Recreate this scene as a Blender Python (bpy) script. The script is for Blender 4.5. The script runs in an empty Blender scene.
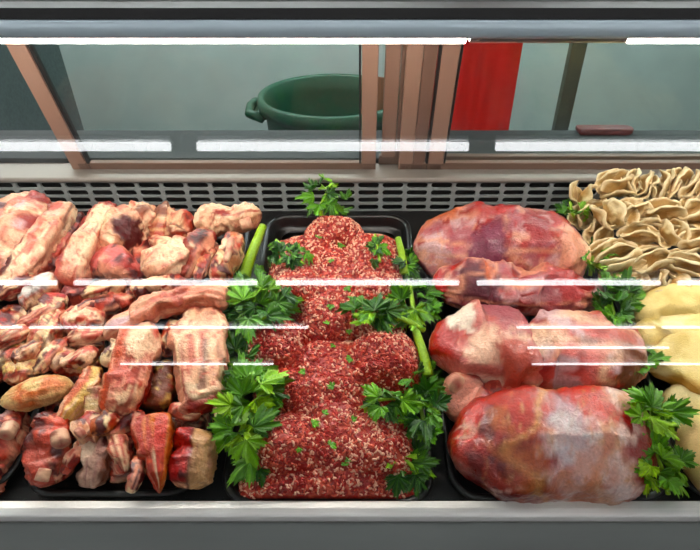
import bpy, math, random
import numpy as np
from mathutils import Vector
R = math.radians
scene = bpy.context.scene
col = scene.collection
rng = random.Random(7)

# ------------------------------------------------------------------ frame of the place
CAMZ = 1.5
PITCH = R(35.0)
FPX, CX, CY = 545.0, 360.0, 275.0
FW = np.array([0, math.cos(PITCH), -math.sin(PITCH)])
UP = np.array([0, math.sin(PITCH), math.cos(PITCH)])
SL = R(12.4)                                   # slope of the display deck
EV = np.array([0, math.cos(SL), math.sin(SL)])
NV = np.array([0, -math.sin(SL), math.cos(SL)])
XV = np.array([1.0, 0, 0])
RIM = 0.03
O = np.array([0, 0.443, CAMZ - 0.706]) - RIM * NV    # front edge of the deck
CAM = np.array([0, 0, CAMZ])

def ray(px, py):
    return FW + XV * ((px - CX) / FPX) + UP * ((CY - py) / FPX)

def S(px, py, h):
    """photo point on the plane h metres above the deck -> deck coordinates (x, e, h) and metres per pixel"""
    d = ray(px, py)
    t = np.dot(O + NV * h - CAM, NV) / np.dot(d, NV)
    p = CAM + d * t - O
    return np.array([p[0], np.dot(p, EV), h]), t / FPX

def W(p):
    """deck coordinates -> world"""
    p = np.asarray(p, float)
    return O + p[..., 0:1] * XV + p[..., 1:2] * EV + p[..., 2:3] * NV

def srgb(r, g, b):
    def f(c):
        c /= 255.0
        return c / 12.92 if c <= 0.04045 else ((c + 0.055) / 1.055) ** 2.4
    return np.array([f(r), f(g), f(b)])

# ------------------------------------------------------------------ noise
def _h(ix, iy, iz, seed):
    n = (ix * 374761393 + iy * 668265263 + iz * 2147483647 + seed * 974634777) & 0xFFFFFFFF
    n = ((n ^ (n >> 13)) * 1274126177) & 0xFFFFFFFF
    return ((n ^ (n >> 16)) & 0xFFFF) / 32767.5 - 1.0

def vnoise(p, seed=0):
    i = np.floor(p).astype(np.int64)
    f = p - i
    f = f * f * f * (f * (f * 6 - 15) + 10)
    x, y, z = i[:, 0], i[:, 1], i[:, 2]
    fx, fy, fz = f[:, 0], f[:, 1], f[:, 2]
    r = 0
    for a in (0, 1):
        for b in (0, 1):
            for c in (0, 1):
                w = (fx if a else 1 - fx) * (fy if b else 1 - fy) * (fz if c else 1 - fz)
                r = r + w * _h(x + a, y + b, z + c, seed)
    return r

def fbm(p, seed=0, o=3):
    r, a, t = 0, 1.0, 0
    for k in range(o):
        r = r + a * vnoise(p * 2.03 ** k + 17.3 * k, seed + k)
        t += a
        a *= 0.55
    return r / t * 1.5

def sm(x, lo, hi):
    x = np.clip((x - lo) / (hi - lo), 0, 1)
    return x * x * (3 - 2 * x)

# ------------------------------------------------------------------ objects
def link(name, me, mat=None, parent=None):
    o = bpy.data.objects.new(name, me)
    col.objects.link(o)
    if mat is not None and me is not None:
        me.materials.append(mat)
    if parent is not None:
        o.parent = parent
        o.matrix_parent_inverse.identity()
    return o

def tag(o, label=None, cat=None, group=None, kind=None):
    if label: o['label'] = label
    if cat: o['category'] = cat
    if group: o['group'] = group
    if kind: o['kind'] = kind
    return o

def mesh(name, verts, faces, colors=None, smooth=True):
    me = bpy.data.meshes.new(name)
    me.from_pydata([tuple(v) for v in np.asarray(verts, float)], [], faces)
    if colors is not None:
        at = me.color_attributes.new('Col', 'FLOAT_COLOR', 'POINT')
        c4 = np.ones((len(verts), 4), np.float32)
        c4[:, :3] = np.clip(colors, 0, 1)
        at.data.foreach_set('color', c4.ravel())
    if smooth:
        me.polygons.foreach_set('use_smooth', [True] * len(me.polygons))
    me.update()
    return me

def put(name, verts, faces, mat, parent=None, colors=None, smooth=True, loc=None):
    """mesh given in world coordinates; origin at its own base centre (or at the parent's)"""
    v = np.asarray(verts, float)
    if parent is not None:
        base = np.array(parent.location)
        o = link(name, mesh(name, v - base, faces, colors, smooth), mat, parent)
    else:
        base = np.array([v[:, 0].mean(), v[:, 1].mean(), v[:, 2].min()]) if loc is None else np.asarray(loc)
        o = link(name, mesh(name, v - base, faces, colors, smooth), mat)
        o.location = base
    return o

def empty(name, loc):
    o = bpy.data.objects.new(name, None)
    col.objects.link(o)
    o.location = loc
    o.empty_display_size = 0.05
    return o

class MB:
    def __init__(s):
        s.v, s.f = [], []
    def add(s, vs, fs):
        n = len(s.v)
        s.v += [tuple(map(float, v)) for v in vs]
        s.f += [tuple(i + n for i in f) for f in fs]
    def box(s, x0, x1, y0, y1, z0, z1):
        s.add([(x, y, z) for z in (z0, z1) for y in (y0, y1) for x in (x0, x1)],
              [(0, 2, 3, 1), (4, 5, 7, 6), (0, 1, 5, 4), (2, 6, 7, 3), (0, 4, 6, 2), (1, 3, 7, 5)])
    def prism(s, prof, x0, x1):
        """closed (y, z) profile, counter-clockwise seen from +x, swept along x"""
        n = len(prof)
        s.add([(x0, y, z) for y, z in prof] + [(x1, y, z) for y, z in prof],
              [tuple(reversed(range(n))), tuple(range(n, 2 * n))] + [(i, (i + 1) % n, n + (i + 1) % n, n + i) for i in range(n)])
    def bar(s, p, q, w, d, up):
        """box from p to q, w wide (across), d deep (along up)"""
        p, q, up = map(np.asarray, (p, q, up))
        t = (q - p) / np.linalg.norm(q - p)
        a = np.cross(t, up); a = a / np.linalg.norm(a); u = np.cross(a, t)
        vs = [b + a * (i * w / 2) + u * (j * d / 2) for b in (p, q) for j in (-1, 1) for i in (-1, 1)]
        s.add(vs, [(0, 1, 3, 2), (4, 6, 7, 5), (0, 4, 5, 1), (2, 3, 7, 6), (0, 2, 6, 4), (1, 5, 7, 3)])
    def tube(s, pts, r, n=10, cap=True):
        pts = [np.asarray(p, float) for p in pts]
        rs = r if isinstance(r, (list, tuple)) else [r] * len(pts)
        vs, fs = [], []
        for k, p in enumerate(pts):
            t = pts[min(k + 1, len(pts) - 1)] - pts[max(k - 1, 0)]
            t = t / np.linalg.norm(t)
            ref = np.array([0, 0, 1.0]) if abs(t[2]) < 0.9 else np.array([0, 1.0, 0])
            a = np.cross(t, ref); a /= np.linalg.norm(a); b = np.cross(a, t)
            for i in range(n):
                th = 2 * math.pi * i / n
                vs.append(p + (a * math.cos(th) + b * math.sin(th)) * rs[k])
        for k in range(len(pts) - 1):
            for i in range(n):
                j = (i + 1) % n
                fs.append((k * n + i, k * n + j, k * n + n + j, k * n + n + i))
        if cap:
            fs.append(tuple(reversed(range(n)))); m = (len(pts) - 1) * n
            fs.append(tuple(range(m, m + n)))
        s.add(vs, fs)
    def build(s, name, mat, parent=None, smooth=False, bevel=0, loc=None):
        o = put(name, s.v, s.f, mat, parent, None, smooth, loc)
        if bevel:
            m = o.modifiers.new('Bevel', 'BEVEL'); m.width = bevel; m.segments = 2; m.limit_method = 'ANGLE'; m.angle_limit = R(40)
            o.data.polygons.foreach_set('use_smooth', [True] * len(o.data.polygons))
            try:
                o.modifiers.new('WN', 'WEIGHTED_NORMAL').keep_sharp = True
            except Exception:
                pass
        return o

# ------------------------------------------------------------------ materials
def nodes(name):
    m = bpy.data.materials.new(name); m.use_nodes = True
    nt = m.node_tree; b = nt.nodes['Principled BSDF']
    return m, nt, b

def N(nt, kind, **kw):
    n = nt.nodes.new(kind)
    for k, v in kw.items():
        if k in n.inputs: n.inputs[k].default_value = v
        else: setattr(n, k, v)
    return n

def plain(name, c, rough=0.5, metal=0.0, nscale=30.0, var=0.08, bump=0.0, coord='Object', stretch=(1, 1, 1)):
    m, nt, b = nodes(name)
    b.inputs['Roughness'].default_value = rough; b.inputs['Metallic'].default_value = metal
    tc = N(nt, 'ShaderNodeTexCoord'); mp = N(nt, 'ShaderNodeMapping'); mp.inputs['Scale'].default_value = stretch
    nt.links.new(tc.outputs[coord], mp.inputs['Vector'])
    nz = N(nt, 'ShaderNodeTexNoise', Scale=nscale, Detail=4.0)
    nt.links.new(mp.outputs[0], nz.inputs['Vector'])
    mx = N(nt, 'ShaderNodeMix', data_type='RGBA')
    mx.inputs[6].default_value = (*[max(0, x * (1 - var)) for x in c], 1); mx.inputs[7].default_value = (*[min(1, x * (1 + var)) for x in c], 1)
    nt.links.new(nz.outputs['Fac'], mx.inputs[0]); nt.links.new(mx.outputs[2], b.inputs['Base Color'])
    if bump:
        bp = N(nt, 'ShaderNodeBump', Strength=bump, Distance=0.002)
        nt.links.new(nz.outputs['Fac'], bp.inputs['Height']); nt.links.new(bp.outputs[0], b.inputs['Normal'])
    return m

def vcol(name, rough=0.35, bump=0.5, bscale=350.0, var=0.12, coat=0.0, sss=0.0, spec=0.5, grain=0.0, sat=1.0):
    m, nt, b = nodes(name)
    at = N(nt, 'ShaderNodeVertexColor', layer_name='Col')
    tc = N(nt, 'ShaderNodeTexCoord')
    nz = N(nt, 'ShaderNodeTexNoise', Scale=bscale, Detail=5.0)
    nt.links.new(tc.outputs['Object'], nz.inputs['Vector'])
    hs = N(nt, 'ShaderNodeHueSaturation'); hs.inputs['Saturation'].default_value = sat
    mr = N(nt, 'ShaderNodeMapRange'); mr.inputs['To Min'].default_value = 1 - var * 2; mr.inputs['To Max'].default_value = 1 + var * 2
    nt.links.new(nz.outputs['Fac'], mr.inputs['Value']); nt.links.new(mr.outputs[0], hs.inputs['Value'])
    nt.links.new(at.outputs['Color'], hs.inputs['Color'])
    if grain:
        # fine fibres and flecks of lean in the surface
        n3 = N(nt, 'ShaderNodeTexNoise', Scale=bscale * 0.55, Detail=6.0, Roughness=0.65, Distortion=1.2)
        nt.links.new(tc.outputs['Object'], n3.inputs['Vector'])
        r3 = N(nt, 'ShaderNodeMapRange'); r3.inputs['From Min'].default_value = 0.5; r3.inputs['From Max'].default_value = 0.68; r3.inputs['To Max'].default_value = grain
        nt.links.new(n3.outputs['Fac'], r3.inputs['Value'])
        gm = N(nt, 'ShaderNodeMix', data_type='RGBA'); gm.blend_type = 'MULTIPLY'
        gm.inputs[7].default_value = (0.62, 0.26, 0.20, 1)
        nt.links.new(r3.outputs[0], gm.inputs[0]); nt.links.new(hs.outputs[0], gm.inputs[6]); nt.links.new(gm.outputs[2], b.inputs['Base Color'])
    else:
        nt.links.new(hs.outputs[0], b.inputs['Base Color'])
    n2 = N(nt, 'ShaderNodeTexNoise', Scale=bscale * 0.35, Detail=3.0)
    nt.links.new(tc.outputs['Object'], n2.inputs['Vector'])
    r2 = N(nt, 'ShaderNodeMapRange'); r2.inputs['To Min'].default_value = rough - 0.12; r2.inputs['To Max'].default_value = rough + 0.2
    nt.links.new(n2.outputs['Fac'], r2.inputs['Value']); nt.links.new(r2.outputs[0], b.inputs['Roughness'])
    b.inputs['Coat Weight'].default_value = coat; b.inputs['Coat Roughness'].default_value = 0.2
    b.inputs['Specular IOR Level'].default_value = spec
    if sss:
        b.inputs['Subsurface Weight'].default_value = sss; b.inputs['Subsurface Radius'].default_value = (1, 0.35, 0.25); b.inputs['Subsurface Scale'].default_value = 0.004
    if bump:
        bp = N(nt, 'ShaderNodeBump', Strength=bump, Distance=0.0022)
        nt.links.new(nz.outputs['Fac'], bp.inputs['Height']); nt.links.new(bp.outputs[0], b.inputs['Normal'])
    return m

def emit(name, c, s):
    m, nt, b = nodes(name)
    b.inputs['Base Color'].default_value = (0.9, 0.9, 0.9, 1)
    b.inputs['Emission Color'].default_value = (*c, 1); b.inputs['Emission Strength'].default_value = s
    return m

def pane(name, tint, haze=0.0, ior=1.5, gain=1.0, hazecol=(0.6, 0.65, 0.65)):
    m = bpy.data.materials.new(name); m.use_nodes = True; nt = m.node_tree
    nt.nodes.clear()
    out = N(nt, 'ShaderNodeOutputMaterial'); tr = N(nt, 'ShaderNodeBsdfTransparent'); gl = N(nt, 'ShaderNodeBsdfGlossy', Roughness=0.0)
    tr.inputs['Color'].default_value = (*tint, 1)
    ge = N(nt, 'ShaderNodeNewGeometry'); dt = N(nt, 'ShaderNodeVectorMath', operation='DOT_PRODUCT')
    nt.links.new(ge.outputs['Incoming'], dt.inputs[0]); nt.links.new(ge.outputs['Normal'], dt.inputs[1])
    def mth(op, x, y):
        n = N(nt, 'ShaderNodeMath', operation=op)
        for k, q in enumerate((x, y)):
            if q is None: continue
            if isinstance(q, float): n.inputs[k].default_value = q
            else: nt.links.new(q, n.inputs[k])
        return n.outputs[0]
    # reflectance of a clear pane, the same on both of its faces
    c5 = mth('POWER', mth('SUBTRACT', 1.0, mth('ABSOLUTE', dt.outputs['Value'], None)), 5.0)
    f0 = 0.04 * gain
    mu = N(nt, 'ShaderNodeMath', operation='ADD'); mu.inputs[1].default_value = f0; mu.use_clamp = True
    nt.links.new(mth('MULTIPLY', c5, 1.0 - f0), mu.inputs[0])
    mx = N(nt, 'ShaderNodeMixShader'); nt.links.new(mu.outputs[0], mx.inputs[0])
    src = tr
    if haze:
        df = N(nt, 'ShaderNodeBsdfDiffuse'); df.inputs['Color'].default_value = (*hazecol, 1)
        tc = N(nt, 'ShaderNodeTexCoord'); nz = N(nt, 'ShaderNodeTexNoise', Scale=6.0, Detail=4.0)
        nt.links.new(tc.outputs['Object'], nz.inputs['Vector'])
        mr = N(nt, 'ShaderNodeMapRange'); mr.inputs['From Min'].default_value = 0.3; mr.inputs['From Max'].default_value = 0.75
        mr.inputs['To Min'].default_value = haze * 0.3; mr.inputs['To Max'].default_value = haze * 1.7
        nt.links.new(nz.outputs['Fac'], mr.inputs['Value'])
        hm = N(nt, 'ShaderNodeMixShader'); nt.links.new(mr.outputs[0], hm.inputs[0])
        nt.links.new(tr.outputs[0], hm.inputs[1]); nt.links.new(df.outputs[0], hm.inputs[2]); src = hm
    nt.links.new(src.outputs[0], mx.inputs[1]); nt.links.new(gl.outputs[0], mx.inputs[2]); nt.links.new(mx.outputs[0], out.inputs['Surface'])
    return m

M_STEEL = plain('brushed_steel', (0.62, 0.63, 0.63), 0.32, 1.0, 20, 0.08, 0.02, stretch=(0.2, 20, 20))
M_STEELD = plain('dull_steel', (0.42, 0.44, 0.44), 0.45, 0.9, 12, 0.12)
M_APRON = plain('dark_worn_steel', (0.15, 0.165, 0.155), 0.5, 0.4, 9, 0.2, stretch=(0.3, 3, 3))
M_LEDGE = plain('satin_steel_ledge', (0.9, 0.89, 0.85), 0.3, 0.0, 20, 0.08, stretch=(0.2, 20, 20))
M_SILL = plain('sill_steel', (0.24, 0.215, 0.19), 0.5, 0.3, 20, 0.08, stretch=(0.2, 20, 20))
M_TOP = plain('rear_worktop_steel', (0.03, 0.034, 0.036), 0.8, 0.0, 9, 0.2)
M_LIP = plain('pale_metal_lip', srgb(196, 214, 222), 0.35, 0.3, 6, 0.06)
M_BLACK = plain('black_plastic', srgb(7, 7, 8), 0.34, 0.0, 60, 0.2)
M_RUBBER = plain('black_gasket', srgb(18, 18, 18), 0.6, 0.0, 60, 0.2)
M_DECK = plain('dark_deck_metal', srgb(8, 8, 9), 0.55, 0.0, 40, 0.2)
M_GRILLE = plain('grey_grille_paint', srgb(150, 156, 156), 0.45, 0.3, 30, 0.1)
M_BRONZE = plain('bronze_frame', srgb(144, 114, 98), 0.45, 0.1, 15, 0.06, stretch=(5, 5, 0.5))
M_BRONZED = plain('dark_bronze_frame', srgb(110, 86, 74), 0.45, 0.1, 15, 0.06)
M_GREEN = plain('green_bin_plastic', srgb(3, 72, 48), 0.45, 0, 14, 0.2)
M_RED = plain('red_plastic', srgb(214, 18, 10), 0.3, 0, 9, 0.15)
M_POST = plain('dark_grey_post', srgb(40, 50, 44), 0.5, 0.0, 20, 0.1)
M_WALLBACK = plain('mottled_pale_wall', srgb(168, 182, 178), 0.5, 0, 5, 0.16)
M_FRIDGE = plain('speckled_dark_metal', srgb(62, 76, 76), 0.6, 0.1, 90, 0.5)
M_CEIL = plain('white_ceiling', srgb(104, 106, 108), 0.9, 0, 3, 0.04)
M_WALLDARK = plain('dark_shop_wall', srgb(26, 26, 27), 0.8, 0, 3, 0.3)
M_FLOOR = plain('grey_floor', srgb(52, 52, 51), 0.6, 0, 4, 0.1)
M_WHITE = plain('white_enamel', (0.75, 0.75, 0.75), 0.4, 0, 5, 0.03)
M_MEAT = vcol('raw_meat', 0.30, 1.0, 230, 0.16, 0.3, grain=0.42, sat=1.10)
M_BONE = vcol('raw_bone', 0.4, 0.4, 300, 0.08)
M_MINCE = vcol('raw_mince', 0.36, 0.2, 500, 0.08, 0.1, sat=1.06)
M_TRIPE = vcol('pale_offal', 0.42, 0.6, 420, 0.1, sat=1.15)
M_LEAF = vcol('celery_leaf', 0.34, 0.6, 260, 0.2, sat=1.08)
M_BACKTUBE = emit('back_room_tube_glow', (0.95, 1.0, 0.98), 130)
M_TUBE = emit('ceiling_tube_glow', (0.98, 0.98, 1.0), 13)
M_CASETUBE = emit('case_tube_glow', (1.0, 0.89, 0.80), 50)
M_GLASS = pane('front_glass', (0.98, 0.995, 0.99), gain=1.0)
M_DOORGLASS = pane('door_glass', (0.95, 0.98, 0.97), 0.0, gain=0.45)
# ------------------------------------------------------------------ room shell
def shell(name, x0, x1, y0, y1, z0, z1, mat):
    b = MB(); b.box(x0, x1, y0, y1, z0, z1)
    return tag(b.build(name, mat), kind='structure')
RX, RY0, RY1, RZ = 4.5, -4.8, 3.3, 2.37
GLASS = 58.5
shell('floor', -RX, RX, RY0, RY1, -0.1, 0, M_FLOOR)
shell('ceiling', -RX, RX, RY0, RY1, RZ, RZ + 0.1, M_CEIL)
shell('wall_back', -RX, RX, RY1, RY1 + 0.1, 0, RZ, M_WALLBACK)
shell('wall_front', -RX, RX, RY0 - 0.1, RY0, 0, RZ, M_WALLDARK)
shell('wall_left', -RX - 0.1, -RX, RY0, RY1, 0, RZ, M_WALLDARK)
shell('wall_right', RX, RX + 0.1, RY0, RY1, 0, RZ, M_WALLDARK)

def light(x, y, z=RZ, ln=1.17, r=0.016, mat=None, label='white fluorescent tube on a batten under the shop ceiling'):
    o = empty('ceiling_light', (x, y, z))
    tag(o, label, 'ceiling light', 'ceiling tubes over the shop')
    b = MB(); b.box(x - ln / 2, x + ln / 2, y - 0.025, y + 0.025, z - 0.02, z)
    b.build('batten', M_WHITE, o)
    b = MB(); b.tube([(x - ln / 2, y, z - 0.04), (x + ln / 2, y, z - 0.04)], r, 8)
    b.build('tube', mat or M_TUBE, o, smooth=True)
    return o
for y, off, r in ((0.42, 0.0, .017), (-0.57, -0.117, .019), (-1.86, 0.047, .017)):  # first row, over the case, is added to light the meat fronts
    for k in (-2, -1, 0, 1, 2):
        light(off + 1.29 * k, y, r=r)
for x, y, ln in ((-3.1, -2.60, 1.05), (-1.99, -2.60, 1.05), (-0.92, -2.60, 1.05), (1.72, -2.60, 1.05), (2.83, -2.60, 1.05), (1.98, -3.04, 1.17), (-1.68, -3.46, .95), (-0.96, -3.46, .36), (2.1, -3.46, 1.1), (3.25, -3.46, 1.1)):
    light(x, y, ln=ln, r=.011)
for x in (-1.9, -0.6, 0.7, 2.0):
    light(x, 2.35, r=.02, mat=M_BACKTUBE, label='white fluorescent tube under the ceiling of the back room')

# ------------------------------------------------------------------ display case
CW = 1.25                                       # half width of the case
case = empty('display_case', (0, 0.8, 0))
tag(case, 'long refrigerated butcher display case in steel with slanted glass front', 'display case')
def dk(e, n):
    p = O + e * EV + n * NV
    return (p[1], p[2])
# deck
b = MB(); b.prism([dk(0.0, -0.02), dk(0.70, -0.02), dk(0.70, 0), dk(0.0, 0)], -CW, CW)
b.build('deck', M_DECK, case)
# front ledge that carries the glass: bright step and a lower, darker apron
fz = CAMZ - 0.706
b = MB(); b.prism([(0.4225, fz - 0.03), (0.447, fz - 0.03), (0.447, fz + 0.006), (0.4225, fz + 0.006)], -CW, CW)
b.build('front_ledge', M_LEDGE, case, bevel=0.003)
b = MB(); b.prism([(0.30, fz - 0.06), (0.34, 0.15), (0.422, 0.15), (0.422, fz - 0.003), (0.415, fz - 0.004)], -CW, CW)
b.build('front_apron', M_APRON, case, bevel=0.004)
b = MB(); b.box(-CW, CW, 0.44, 1.30, 0.0, 0.14)
b.build('plinth', M_RUBBER, case)
b = MB(); b.box(-CW, CW, 1.28, 1.30, 0.14, 0.98)
b.build('rear_panel', M_STEELD, case)
# glass front
g0 = np.array([0, 0.428, fz + 0.0065]); gt = np.array([0, math.cos(R(GLASS)), math.sin(R(GLASS))])
g1 = g0 + gt * 0.635; gn = np.array([0, -gt[2], gt[1]]) * 0.006
b = MB(); b.prism([(g0[1], g0[2]), (g0[1] - gn[1], g0[2] - gn[2]), (g1[1] - gn[1], g1[2] - gn[2]), (g1[1], g1[2])], -CW, CW)
gl = b.build('glass_front', M_GLASS, case)
# canopy: pale lip, black gasket thickened to stand for the lip's dark upper reflection, steel top with a rounded bright edge
LY, LZ = 0.761, CAMZ - 0.1565
b = MB(); b.prism([(LY + .003, LZ), (LY + 0.012, LZ + 0.001), (LY + 0.012, LZ + 0.014), (LY + 0.03, LZ + 0.014), (LY + 0.03, LZ + 0.024), (LY + .008, LZ + 0.024), (LY + 0.003, LZ + 0.021), (LY, LZ + 0.014), (LY, LZ + 0.003)], -CW, CW)
b.build('canopy_lip', M_LIP, case, bevel=0.004)
b = MB(); b.prism([(LY + 0.005, LZ + 0.023), (LY + 0.10, LZ + 0.023), (LY + 0.10, LZ + 0.036), (LY + 0.009, LZ + 0.036)], -CW, CW)
b.build('gasket', M_RUBBER, case)
b = MB(); b.prism([(LY + 0.068, LZ + 0.018), (LY + 0.36, LZ + 0.018), (LY + 0.36, LZ + 0.050), (LY + 0.085, LZ + 0.050), (LY + 0.077, LZ + 0.046), (LY + 0.068, LZ + 0.040)], -CW, CW)
b.build('canopy_top', M_STEELD, case, bevel=0.003)
# tubes inside the case, under the lip
for x0, x1 in ((-1.2, 0.142), (0.362, 1.2)):
    b = MB(); b.tube([(x0, LY + 0.025, LZ + 0.0008), (x1, LY + 0.025, LZ + 0.0008)], 0.011, 10)
    b.build('case_tube', M_CASETUBE, case, smooth=True)
b = MB(); b.box(0.146, 0.358, LY + 0.014, LY + 0.036, LZ - 0.008, LZ + 0.012)
b.build('tube_holder', M_STEEL, case, bevel=0.003)
# back wall of the well with the slotted return grille
BY = 1.10
zb = dk(0.66, 0)[1]; zg0 = CAMZ - 0.592; zg1 = CAMZ - 0.520; 
b = MB(); b.box(-CW, CW, BY, BY + 0.02, zb - 0.05, zg0)
b.build('back_wall', M_STEEL, case)
def grille():
    mb = MB(); pw, ph = 0.054, 0.0185; n = int(2 * CW / pw)
    rows_ = int(round((zg1 - zg0) / ph)); ph = (zg1 - zg0) / rows_
    for r in range(rows_):
        for c in range(n):
            x0 = -CW + c * pw; z0 = zg0 + r * ph; cx, cz = x0 + pw / 2, z0 + ph / 2
            hx, hz, rr = pw * 0.43, ph * 0.37, ph * 0.30
            inner, outer = [], []
            for sx, sz, a0 in ((1, 1, 0), (-1, 1, 90), (-1, -1, 180), (1, -1, 270)):
                for k in range(3):
                    a = R(a0 + 45 * k)
                    inner.append((cx + sx * (hx - rr) + rr * math.cos(a), cz + sz * (hz - rr) + rr * math.sin(a)))
                    if k == 0: outer.append((cx + pw / 2, inner[-1][1]) if sx > 0 and sz > 0 else (inner[-1][0], cz + ph / 2) if sz > 0 else (cx - pw / 2, inner[-1][1]) if sx < 0 else (inner[-1][0], cz - ph / 2))
                    if k == 1: outer.append((cx + sx * pw / 2, cz + sz * ph / 2))
                    if k == 2: outer.append((inner[-1][0], cz + ph / 2) if sx > 0 and sz > 0 else (cx - pw / 2, inner[-1][1]) if sz > 0 else (inner[-1][0], cz - ph / 2) if sx < 0 else (cx + pw / 2, inner[-1][1]))
            m = len(inner)
            vs = [(x, BY, z) for x, z in outer] + [(x, BY, z) for x, z in inner] + [(x, BY + 0.006, z) for x, z in inner]
            fs = []
            for i in range(m):
                j = (i + 1) % m
                fs += [(i, j, m + j, m + i), (m + i, m + j, 2 * m + j, 2 * m + i)]
            mb.add(vs, fs)
    return mb
grille().build('return_grille', M_GRILLE, case)
b = MB(); b.box(-CW, CW, BY + 0.03, BY + 0.05, zg0 - 0.02, zg1 + 0.004)
b.build('grille_backing', M_RUBBER, case)
b = MB(); b.prism([(BY - 0.006, zg1), (BY + 0.065, zg1), (BY + 0.065, zg1 + 0.018), (BY - 0.002, zg1 + 0.012), (BY - 0.006, zg1 + 0.008)], -CW, CW)
b.build('door_sill', M_SILL, case, bevel=0.003)
# worktop behind the doors
DB = np.array([0, 1.150, CAMZ - 0.507]); DU = np.array([0, -0.292, 0.956]); DN = np.array([0, -0.956, -0.292])
b = MB(); b.box(-CW, CW, 1.165, 1.345, CAMZ - 0.53, CAMZ - 0.492)
b.build('rear_worktop', M_TOP, case, bevel=0.003)
# end panels
for s in (-1, 1):
    b = MB(); b.prism([(0.43, 0.15), (1.28, 0.15), (1.28, 0.98), (1.10, CAMZ - 0.13), (0.77, CAMZ - 0.13), (0.43, fz)], *sorted((s * CW, s * (CW + 0.03))))
    b.build('end_panel', M_STEELD, case)
# sliding doors: stiles, rails and a pane each, on three tracks
def X(px): return (px - CX) / 447.0
def door(x0, x1, off, stiles, label):
    d = empty('sliding_door', (0, 0, 0)); d.parent = case; d.location = -np.array(case.location) + DB + DN * off
    base = DB + DN * off
    d['label'] = label
    def pt(x, u): return np.array([x, base[1] + DU[1] * u, base[2] + DU[2] * u])
    def part(mb, nm, mat, bev=0):
        o = link(nm, mesh(nm, np.array(mb.v) - base, mb.f, None, False), mat, d)
        if bev:
            m = o.modifiers.new('Bevel', 'BEVEL'); m.width = bev; m.segments = 2
    for x, w, mt in stiles:
        mb = MB(); mb.bar(pt(x, -0.01), pt(x, 0.355), w, 0.012, DN); part(mb, 'stile', mt, 0.002)
    mb = MB(); mb.bar(pt(x0, 0.008), pt(x1, 0.008), 0.034, 0.012, DN); part(mb, 'bottom_rail', M_BRONZED, 0.002)
    mb = MB(); mb.bar(pt(x0, 0.18), pt(x1, 0.18), 0.35, 0.004, DN); part(mb, 'pane', M_DOORGLASS)
door(X(80), X(375.5), 0.010, [(X(81), 0.035, M_BRONZE), (X(91.5), 0.007, M_RUBBER), (X(368.5), 0.031, M_BRONZE), (X(360), 0.004, M_RUBBER)], 'bronze framed sliding door in front of the green bin')
door(X(379), X(830), -0.012, [(X(388), 0.030, M_BRONZE), (X(397), 0.008, M_BRONZED)], 'bronze framed sliding door on the rear track')
door(X(399), X(800), 0.010, [(X(405), 0.031, M_BRONZE), (X(418), 0.026, M_BRONZED), (X(426), 0.006, M_RUBBER), (X(434.5), 0.034, M_BRONZE), (X(443.5), 0.004, M_RUBBER)], 'bronze framed sliding door in front of the red sheet')

# ------------------------------------------------------------------ back room
def bin_():
    c = np.array([-0.105, 2.12, 0.0]); o = empty('rubbish_bin', c)
    tag(o, 'round dark green plastic rubbish bin behind the glass doors', 'bin')
    prof = [(0.21, 0.0), (0.215, 0.02), (0.262, 0.80), (0.268, 0.82), (0.286, 0.825), (0.290, 0.845), (0.286, 0.868), (0.272, 0.872), (0.262, 0.862), (0.256, 0.80), (0.20, 0.05), (0.0, 0.045)]
    n = 56; vs, fs = [], []
    for r, z in prof:
        for i in range(n):
            a = 2 * math.pi * i / n; rr = max(r, 0.001)
            vs.append((c[0] + rr * math.cos(a), c[1] + rr * math.sin(a), z))
    for k in range(len(prof) - 1):
        for i in range(n):
            j = (i + 1) % n; fs.append((k * n + i, k * n + j, k * n + n + j, k * n + n + i))
    fs.append(tuple(reversed(range(n))))
    put('body', vs, fs, M_GREEN, o)
    for s in (-1, 1):
        b = MB(); x0 = c[0] + s * 0.262
        b.tube([(x0, c[1] - 0.09, 0.80), (x0 + s * 0.055, c[1] - 0.07, 0.815), (x0 + s * 0.06, c[1], 0.82), (x0 + s * 0.055, c[1] + 0.07, 0.815), (x0, c[1] + 0.09, 0.80)], 0.018, 8)
        b.box(*sorted((x0 - s * 0.01, x0 + s * 0.045)), c[1] - 0.075, c[1] + 0.075, 0.79, 0.812)
        b.build('handle', M_GREEN, o, smooth=True)
    return o
bin_()
# cardboard leaning in the bin
b = MB(); b.bar((0.04, 2.16, 0.50), (0.105, 2.20, 0.905), 0.16, 0.006, (0, -1, 0.1))
tag(b.build('cardboard', plain('cardboard', srgb(150, 110, 80), 0.8, 0, 20, 0.1)), 'brown cardboard flap sticking up inside the green bin', 'cardboard')
# red sheet with soft folds
def sheet():
    nx, nz, vs, fs = 40, 14, [], []
    for side in (0, 1):
        for k in range(nz + 1):
            for i in range(nx + 1):
                u = i / nx; z = 0.55 + (RZ - 0.05 - 0.55) * k / nz
                vs.append((0.190 + 0.228 * u, 1.50 + 0.010 * math.sin(u * 9 + 0.3 * k) + 0.006 * math.sin(u * 23) + side * 0.004, z))
    m = (nx + 1) * (nz + 1)
    for k in range(nz):
        for i in range(nx):
            a = k * (nx + 1) + i
            fs.append((a, a + 1, a + nx + 2, a + nx + 1)); fs.append((m + a, m + a + nx + 1, m + a + nx + 2, m + a + 1))
    for k in range(nz):
        for i in (0, nx):
            a = k * (nx + 1) + i; fs.append((a, a + nx + 1, m + a + nx + 1, m + a))
    o = put('plastic_curtain', vs, fs, M_RED)
    return tag(o, 'glossy red plastic sheet hanging behind the glass doors', 'plastic sheet')
sheet()
b = MB(); b.box(0.13, 0.45, 1.495, 1.515, RZ - 0.055, RZ)
tag(b.build('hanging_rail', M_STEELD), 'steel rail under the ceiling carrying the red sheet', 'rail')
b = MB(); b.box(0.588, 0.630, 1.60, 1.63, 0, RZ)
tag(b.build('steel_post', M_POST, bevel=0.003), 'dark grey upright post behind the right glass door', 'post')
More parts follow.
